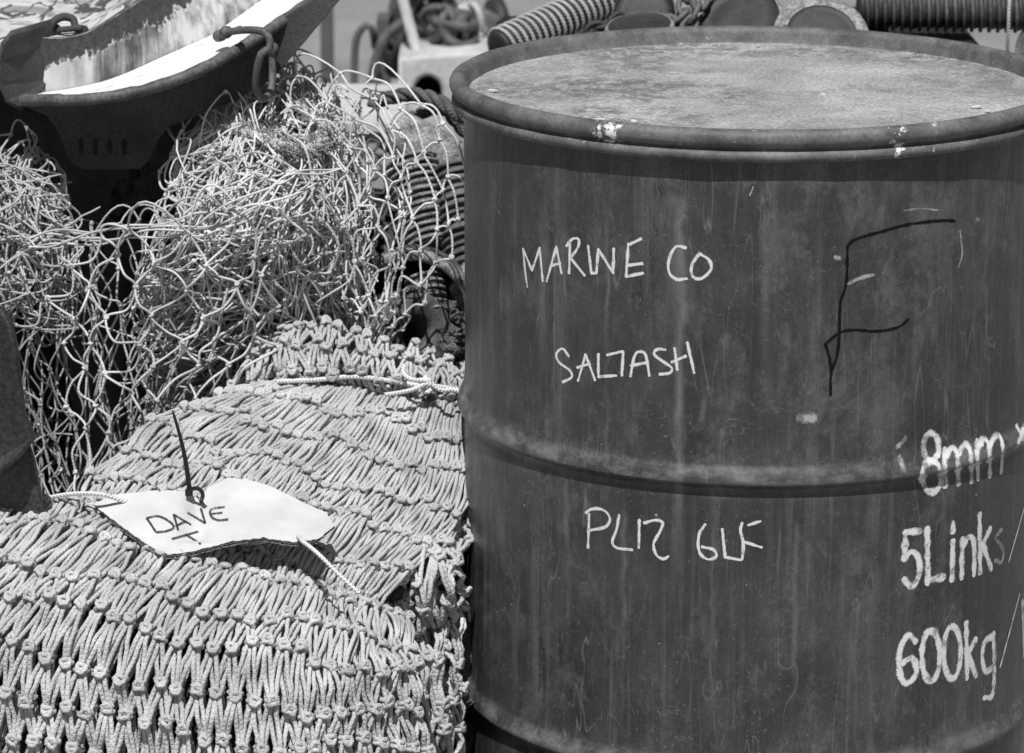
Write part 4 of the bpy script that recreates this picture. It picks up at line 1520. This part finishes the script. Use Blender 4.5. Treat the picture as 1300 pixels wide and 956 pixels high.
def wrapped(label, a_, b_, r, n, mat, wrap=None, wmat='rope', wsize=.24, group='ribbed lengths of ground gear', bend=None):
    t = thing('ribbed_hose', a_, label, 'hose', group)
    mb = MB()
    d = np.asarray(b_) - np.asarray(a_)
    L = np.linalg.norm(d)
    mb.lathe(ribbed_profile(L, r, n), a_, d, 36)
    mb.build('ribbed_sleeve', mat, t)
    if wrap:
        mb = MB()
        ax = d / L
        e1 = np.cross(ax, [0, 0, 1.])
        e1 /= np.linalg.norm(e1)
        e2 = np.cross(ax, e1)
        turns = wrap
        k = np.linspace(0, 1, turns * 18)
        an = k * turns * 2 * PI
        q = np.asarray(a_) + ax * (k * L)[:, None] + (r * 1.07) * (e1 * np.cos(an)[:, None] + e2 * np.sin(an)[:, None])
        mb.tubes(q, L / turns * wsize, 6)
        mb.build('rope_wrapping', M[wmat], t)
    return t


wrapped('ribbed rubber hose leaning behind the loops of open netting', P(548, 318, 3.58), P(523, 205, 3.64), .027, 9, M['rubber_grey'], 13, 'rubber_pale', .26)
wrapped('ribbed rubber hose touching the left side of the drum', P(598, 345, 3.55), P(578, 215, 3.62), .025, 9, M['rubber_grey'], 13, 'rubber_grey', .26)
wrapped('short ribbed rubber hose standing inside the hollow bobbin', P(546, 404, 3.475), P(538, 352, 3.50), .019, 5, M['rubber_grey'], 6, 'rubber_pale', .24)

# hollow half bobbin, open towards the camera
t = thing('rubber_bobbin', P(525, 390, 3.53), 'large hollow rubber bobbin with a pale scuffed rim beside the drum', 'bobbin')
Rb = .066
ax = np.array([-.10, -.97, -.22])
bc = P(525, 388, 3.505)
mb = MB()
mb.lathe([(Rb * math.sin(a), .062 * (1 - math.cos(a)) - .064) for a in np.linspace(0.01, PI / 2, 16)] + [(Rb * 1.0, .004)], bc, ax, 48)
mb.build('bobbin_shell', M['rubber_grey'], t)
mb = MB()
mb.lathe([(Rb * .83 * math.sin(a), .054 * (1 - math.cos(a)) - .056) for a in np.linspace(0.01, PI / 2, 14)] + [(Rb * .84, .002)], bc, ax, 48)
mb.build('bobbin_hollow', M['rubber'], t)  # inner wall kept black: shade of the hollow put into the colour
mb = MB()
mb.lathe([(Rb * .835, -.004), (Rb * .84, .004), (Rb * .87, .008), (Rb * .93, .0095), (Rb * .985, .008), (Rb * 1.01, .003), (Rb * 1.01, -.004)], bc, ax, 56)
mb.build('bobbin_rim', M['rubber_pale'], t)  # scuffed pale, with the light on the rim put into the colour too

# thick rubber wheel with a bore, in front
t = thing('rubber_roller', P(525, 440, 3.52), 'thick rubber roller with a round bore resting behind the folded net', 'roller')
mb = MB()
ax = np.array([.58, -.80, .14])
wr = .044
prw = [(wr * .40, -.05), (wr * .9, -.05), (wr, -.044), (wr * 1.0, -.028), (wr * .97, -.024), (wr * .97, -.020), (wr * 1.03, -.016), (wr * 1.04, .0), (wr * 1.0, .008), (wr * .88, .012), (wr * .5, .009), (wr * .40, .004), (wr * .38, -.01), (wr * .38, -.045), (wr * .40, -.05)]
mb.lathe(prw, P(526, 424, 3.455), ax, 48)
mb.build('roller_body', M['rubber_grey'], t)
mb = MB()
mb.lathe([(wr * .37, -.03), (wr * .05, -.028), (0, -.028)], P(526, 424, 3.455), ax, 24)
mb.build('bore_disc', M['rubber'], t)  # black disc closing the bore, stands in for shade in the hole
mb = MB()
mb.lathe([(wr * 1.005, -.006), (wr * 1.045, -.004), (wr * 1.06, .001), (wr * 1.03, .007), (wr * 1.0, .008)], P(521, 421, 3.460), ax, 48)
mb.build('scuffed_edge', M['rubber_pale'], t)

# slanted pale-topped half pipe under the drum rim
t = thing('pipe_end', P(545, 185, 3.66), 'short scuffed half pipe lying slanted behind the open netting', 'pipe')
mb = MB()
a_, b_ = P(505, 168, 3.68), P(606, 222, 3.64)
d = b_ - a_
L = np.linalg.norm(d)
pr = [(.019, 0), (.0245, .0), (.026, .003), (.026, L), (.019, L), (.019, 0)]
mb.lathe(pr, a_, d, 36)
mb.build('pipe_wall', M['rubber_pale'], t)
t = thing('rubber_block', P(590, 370, 3.5), 'pale scuffed rubber block wedged against the left side of the drum', 'block')
plate('block_body', [(574, 368), (592, 345), (612, 345), (612, 410), (596, 398), (582, 386)], [], 3.50, .04, M['rubber_pale'], t, .004)

# knotted dark rope in front of the wheel
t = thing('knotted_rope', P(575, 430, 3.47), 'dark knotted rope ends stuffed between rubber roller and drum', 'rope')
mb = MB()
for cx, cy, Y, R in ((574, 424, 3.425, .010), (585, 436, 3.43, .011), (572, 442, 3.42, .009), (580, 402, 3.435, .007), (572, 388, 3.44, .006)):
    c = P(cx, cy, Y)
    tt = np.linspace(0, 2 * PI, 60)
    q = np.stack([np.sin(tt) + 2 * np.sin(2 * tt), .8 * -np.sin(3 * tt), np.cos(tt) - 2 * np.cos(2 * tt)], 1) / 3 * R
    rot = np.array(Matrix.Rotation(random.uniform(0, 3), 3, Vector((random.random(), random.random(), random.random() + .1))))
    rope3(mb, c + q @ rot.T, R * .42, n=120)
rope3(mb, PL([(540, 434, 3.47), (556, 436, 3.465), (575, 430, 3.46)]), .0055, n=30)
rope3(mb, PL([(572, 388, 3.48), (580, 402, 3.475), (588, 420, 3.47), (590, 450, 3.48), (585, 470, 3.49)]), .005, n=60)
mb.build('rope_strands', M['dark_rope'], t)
# dark netting added as a backdrop for the shade behind the gear
blk = thing('dark_net_backdrop', P(530, 430, 3.8) * [1, 1, 0], 'added backdrop of dark netting for the shade behind the bobbins and the drum', 'fishing net')
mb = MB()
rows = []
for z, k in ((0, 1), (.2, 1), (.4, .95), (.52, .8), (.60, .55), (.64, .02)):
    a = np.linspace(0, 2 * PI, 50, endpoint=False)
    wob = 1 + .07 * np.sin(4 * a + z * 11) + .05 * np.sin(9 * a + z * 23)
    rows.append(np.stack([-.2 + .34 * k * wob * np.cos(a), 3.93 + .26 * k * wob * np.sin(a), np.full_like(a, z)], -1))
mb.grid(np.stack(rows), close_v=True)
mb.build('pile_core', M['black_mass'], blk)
mb = MB()
pp = Patch([[(400, 170, 3.95), (470, 190, 3.92), (540, 200, 3.92), (610, 190, 3.95)],
            [(390, 260, 3.78), (470, 270, 3.74), (540, 270, 3.74), (620, 260, 3.78)],
            [(390, 380, 3.70), (470, 390, 3.66), (540, 390, 3.66), (620, 380, 3.70)],
            [(390, 500, 3.66), (470, 510, 3.62), (540, 510, 3.62), (620, 500, 3.66)]])
sheet_net(mb, pp, 18, 12, r=.0018, amp=.012, jit=.4, fold=.06, fseed=71, sag=.35)
mb.build('dark_mesh', M['dark_rope'], blk)
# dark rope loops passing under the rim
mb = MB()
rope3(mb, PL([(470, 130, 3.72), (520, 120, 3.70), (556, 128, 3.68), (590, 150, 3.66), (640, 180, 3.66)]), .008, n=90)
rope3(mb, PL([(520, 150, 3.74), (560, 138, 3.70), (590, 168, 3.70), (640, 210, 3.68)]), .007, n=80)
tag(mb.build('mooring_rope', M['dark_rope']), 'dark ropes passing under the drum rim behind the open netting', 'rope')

# ------------------------------------------------------------------ gear seen over the drum's rim
wrapped('ribbed hose bound with pale rope rising behind the left of the rim', P(632, 62, 3.86), P(800, -14, 3.98), .0215, 22, M['rubber'], wrap=22)
wrapped('long dark ribbed hose lying behind the right of the rim', P(1088, 10, 3.96), P(1420, 16, 3.96), .0235, 30, M['rubber'], 30, 'rubber_grey', .2)


def disc(label, c, ax, r, th, mat, face=None, dome=.0, group='rubber discs behind the drum', band=.9):
    t = thing('rubber_disc', c, label, 'disc', group)
    mb = MB()
    pr = [(0, -th), (r * .8, -th), (r * .97, -th * .8), (r, -th * .5), (r, 0), (r * .97, th * .12), (r * band, th * .2)]
    mb.lathe(pr, c, ax, 56)
    mb.build('disc_edge', mat, t)
    mb = MB()
    mb.lathe([(r * (band + .005), th * .2), (r * (band - .02), th * .1), (r * .6, th * .2 + dome * .6), (r * .3, th * .2 + dome * .9), (0, th * .2 + dome)], c, ax, 56)
    mb.build('disc_face', face or mat, t)
    return t


disc('upright dark rubber disc right of the chain behind the rim', P(940, 30, 3.83), (-.25, -.62, .74), .052, .035, M['rubber_pale'], M['rubber'])
disc('pale speckled worn disc behind the middle of the rim', P(1043, 47, 3.74), (.05, -.75, .66), .055, .014, M['rubber_pale'], M['rubber'], band=.74)
disc('thin dark disc lying behind the rim left of the chain', P(812, 34, 3.80), (-.1, -.25, .96), .040, .012, M['rubber_pale'], M['rubber'])
disc('dark domed disc standing behind the thin disc', P(818, 14, 3.90), (-.1, -.8, .5), .036, .03, M['rubber'], M['rubber'])
c2 = thing('chain', P(880, 10, 3.84), 'grey chain looping between the discs behind the rim', 'chain')
chain_links(c2, PL([(838, 30, 3.84), (862, 24, 3.83), (872, 6, 3.84), (866, -14, 3.86)]), .008, .0034, M['rust_light'], 4)
chain_links(c2, PL([(872, 44, 3.82), (880, 20, 3.83), (890, 0, 3.84), (900, -20, 3.86)]), .008, .0034, M['rust_light'], 4)
chain_links(c2, PL([(790, 22, 3.88), (772, 30, 3.87), (752, 38, 3.87), (735, 46, 3.86)]), .007, .003, M['rust'], 4)
mb = MB()
mb.tubes(catmull(PL([(1283, -20, 3.93), (1281, 10, 3.92), (1280, 40, 3.92), (1278, 90, 3.94)]), 24), .0022, 6)
tag(mb.build('dangling_cord', M['rope']), 'pale cord hanging over the ribbed hose at the right', 'cord')
t = thing('rubber_block', P(1095, 40, 4.0), 'dark square rubber block under the ribbed hose behind the rim', 'block')
plate('block_body', [(1040, 20), (1124, 20), (1126, 120), (1040, 120)], [], 3.99, .05, M['rubber'], t, .004)
disc('dark disc cut by the right picture edge', P(1318, 60, 3.85), (-.7, -.6, .3), .032, .03, M['rubber'], M['rubber_grey'])

# support crate carrying the gear behind the drum (hidden by it)
t = thing('gear_crate', P(960, 140, 4.05) * [1, 1, 0], 'dark crate carrying the rubber discs behind the drum', 'crate')
mb = MB()
x0, x1, y0, y1, z1 = -.02, .56, 3.74, 4.2, .80
c = np.array([[x0, y0], [x1, y0], [x1, y1], [x0, y1]])
mb.grid(np.stack([np.c_[c, np.zeros(4)], np.c_[c, np.full(4, z1 - .01)], np.c_[(c - [.27, 3.97]) * .96 + [.27, 3.97], np.full(4, z1)], np.c_[(c - [.27, 3.97]) * .01 + [.27, 3.97], np.full(4, z1)]]), close_v=True)
mb.build('crate_body', M['black_mass'], t, smooth=False)

# ------------------------------------------------------------------ blurred background
t = thing('gantry_post', P(416, 120, 6.2) * [1, 1, 0], 'blurred dark steel post standing behind the netting', 'post')
mb = MB()


def box(mb, x0, x1, y0, y1, z0, z1):
    c = np.array([[x0, y0], [x1, y0], [x1, y1], [x0, y1]])
    m_ = c.mean(0)
    mb.grid(np.stack([np.c_[(c - m_) * .001 + m_, np.full(4, z0)], np.c_[c, np.full(4, z0)], np.c_[c, np.full(4, z1)], np.c_[(c - m_) * .001 + m_, np.full(4, z1)]]), close_v=True)


a_, b_ = P(409, 80, 6.0), P(424, 80, 6.0)
box(mb, a_[0], b_[0], 6.0, 6.05, 0.0, 1.6)
mb.build('post_shaft', M['mid_paint'], t, smooth=False)
mb = MB()
box(mb, a_[0] - .03, b_[0] + .03, 5.97, 6.08, 0, .012)
mb.build('base_plate', M['mid_paint'], t, smooth=False)

t = thing('wall_panel', P(385, 120, 6.5) * [1, 1, 0], 'pale blurred upright panel behind the trawl door', 'panel')
mb = MB()
a_, b_ = P(360, 80, 6.2), P(409, 80, 6.2)
box(mb, a_[0], b_[0], 6.2, 6.24, 0, 1.6)
mb.build('panel_board', M['pale_paint'], t, smooth=False)

t = thing('bent_pipe', P(460, 120, 5.4) * [1, 1, 0], 'grey hooped pipe standing blurred behind the netting', 'pipe', 'bent pipes in the background')
mb = MB()
q = PL([(448, 300, 5.4), (449, 140, 5.4), (451, 60, 5.4), (458, 38, 5.4), (466, 32, 5.4), (473, 38, 5.4), (476, 60, 5.42)])
mb.tubes(catmull(q, 40), .0062, 10)
mb.build('pipe_run', M['mid_paint'], t)
t = thing('bent_pipe', P(475, 120, 5.3) * [1, 1, 0], 'thicker pale pipe curving up to the right in the blur', 'pipe', 'bent pipes in the background')
mb = MB()
q = PL([(470, 300, 5.3), (471, 150, 5.3), (474, 95, 5.3), (482, 62, 5.3), (496, 40, 5.3), (512, 28, 5.3)])
mb.tubes(catmull(q, 40), .0085, 10)
mb.build('pipe_run', M['rubber_grey'], t)
t = thing('wooden_pole', P(528, 60, 5.2), 'pale pole leaning down onto the concrete block', 'pole')
mb = MB()
mb.tubes(catmull(PL([(505, -25, 5.1), (518, 25, 5.08), (534, 82, 5.05)]), 20), .0088, 10)
mb.build('pole_shaft', M['pale_block'], t)
t = thing('concrete_block', P(550, 120, 5.0) * [1, 1, 0], 'pale block with a dark arched opening left of the drum rim', 'block')
plate('block_body', [(511, 78), (590, 72), (620, 72), (620, 800), (511, 800)], [[(543 + 23 * math.cos(a), 118 + 26 * math.sin(a)) for a in np.linspace(PI, 2 * PI, 14)] + [(566, 140), (520, 140)]], 5.0, .16, M['pale_block'], t, .006)
mb = MB()
c = P(543, 118, 5.14)
box(mb, c[0] - .04, c[0] + .04, 5.165, 5.18, c[2] - .06, c[2] + .04)
mb.build('opening_shade', M['rubber'], t, smooth=False)  # added black panel, stands in for shade inside the arch

def coil(label, cx, cy, Y, R, r, n, mat, seed, squash=.8):
    t = thing('rope_coil', P(cx, cy, Y), label, 'rope', 'rope coils in the background')
    g = np.random.default_rng(seed)
    mb = MB()
    for k in range(n):
        tt = np.linspace(0, 2 * PI, 34)
        ax = g.normal(0, 1, 3)
        ax /= np.linalg.norm(ax)
        e1 = np.cross(ax, [.3, .8, .2])
        e1 /= np.linalg.norm(e1)
        e2 = np.cross(ax, e1)
        c = P(cx, cy, Y) + g.normal(0, R * .3, 3)
        rr = R * g.uniform(.55, 1)
        mb.tubes(c + rr * (np.cos(tt)[:, None] * e1 + squash * np.sin(tt)[:, None] * e2), r * g.uniform(.8, 1.2), 7)
    mb.build('rope_loops', mat, t)


t = thing('winch_drum', P(566, 40, 5.6), 'dark winch drum blurred behind the rope coils', 'winch')
mb = MB()
mb.lathe([(0, -.09), (.05, -.09), (.052, -.08), (.05, -.07), (.028, -.068), (.028, .068), (.05, .07), (.052, .08), (.05, .09), (0, .09)], P(572, 42, 5.5), (1, .3, .05), 32)
mb.build('winch_spool', M['rubber'], t)
mb = MB()
c = P(572, 42, 5.5)
box(mb, c[0] - .12, c[0] - .10, 5.5, 5.58, 0, c[2] + .03)
mb.build('winch_leg', M['mid_paint'], t, smooth=False)
t = thing('steel_strut', P(505, 20, 5.7), 'dark slanting strut blurred behind the pale pole', 'strut')
mb = MB()
mb.tubes(catmull(PL([(508, -30, 5.6), (499, 20, 5.6), (486, 75, 5.6), (470, 300, 5.6)]), 20), .010, 8)
mb.build('strut_bar', M['mid_paint'], t)
coil('tangled grey rope coil blurred above the concrete block', 575, 36, 5.1, .038, .0062, 13, M['rubber_grey'], 1)
coil('pale rope coil blurred beside the dark one', 600, 30, 5.15, .026, .0055, 6, M['pale_block'], 2)
coil('loose dark rope coil blurred highest above the concrete block', 556, 14, 5.3, .034, .007, 10, M['rubber'], 5)
coil('heap of mid grey rope blurred against the left of the drum rim', 606, 66, 5.2, .026, .006, 9, M['rubber_grey'], 6)
coil('dark chain and rope clump blurred behind the bent pipes', 508, 62, 5.4, .030, .006, 12, M['rubber'], 3)
t = thing('rubber_fender', P(612, 45, 5.2), 'dark round fender blurred behind the left of the rim', 'fender')
mb = MB()
mb.lathe([(0, -.04), (.025, -.038), (.038, -.02), (.042, 0), (.038, .02), (.025, .038), (0, .04)], P(606, 44, 5.3), (1, -.2, .2), 32)
mb.build('fender_body', M['rubber_grey'], t)
t = thing('storage_box', P(470, 200, 5.0) * [1, 1, 0], 'low grey box blurred behind the open netting', 'box')
mb = MB()
a_, b_ = P(395, 158, 4.7), P(508, 158, 4.7)
box(mb, a_[0], b_[0], 4.7, 5.0, 0, a_[2])
mb.build('box_body', M['pale_paint'], t, smooth=False)
mb = MB()
box(mb, a_[0] - .006, b_[0] + .006, 4.69, 5.01, a_[2] + .001, a_[2] + .012)
mb.build('box_lid', M['pale_block'], t, smooth=False)

# ------------------------------------------------------------------ camera, light, world
cam = bpy.data.cameras.new('camera')
co = bpy.data.objects.new('camera', cam)
col.objects.link(co)
co.location = CAM
co.rotation_euler = (PI / 2 - PITCH, 0, 0)
cam.sensor_width = 36
cam.lens = F_PX / 1300 * 36
cam.shift_y = -(478 - 433) / 1300
cam.clip_start = .05
cam.clip_end = 500
cam.dof.use_dof = True
cam.dof.focus_distance = 3.25
cam.dof.aperture_fstop = 10
sc.camera = co

EL, AZ = math.radians(61), math.radians(-9)       # sun stands behind the camera, a little to its left
sd = Vector((math.sin(AZ) * math.cos(EL), -math.cos(AZ) * math.cos(EL), math.sin(EL)))
sun = bpy.data.lights.new('sun', 'SUN')
sun.energy = 4.6
sun.angle = math.radians(.55)
sun.color = (1, 1, 1)
so = bpy.data.objects.new('sun', sun)
col.objects.link(so)
so.rotation_euler = sd.to_track_quat('Z', 'Y').to_euler()

w = bpy.data.worlds.new('World')
sc.world = w
w.use_nodes = True
nt = w.node_tree
bg = nt.nodes['Background']
sky = nt.nodes.new('ShaderNodeTexSky')
sky.sky_type = 'NISHITA'
sky.sun_disc = False
sky.sun_elevation = EL
sky.sun_rotation = math.atan2(sd.x, sd.y)
bw = nt.nodes.new('ShaderNodeRGBToBW')            # black and white photograph
nt.links.new(sky.outputs[0], bw.inputs[0])
nt.links.new(bw.outputs[0], bg.inputs[0])
bg.inputs[1].default_value = .05
sc.view_settings.view_transform = 'Standard'
sc.view_settings.look = 'None'
sc.view_settings.exposure = 0
sc.view_settings.gamma = 1
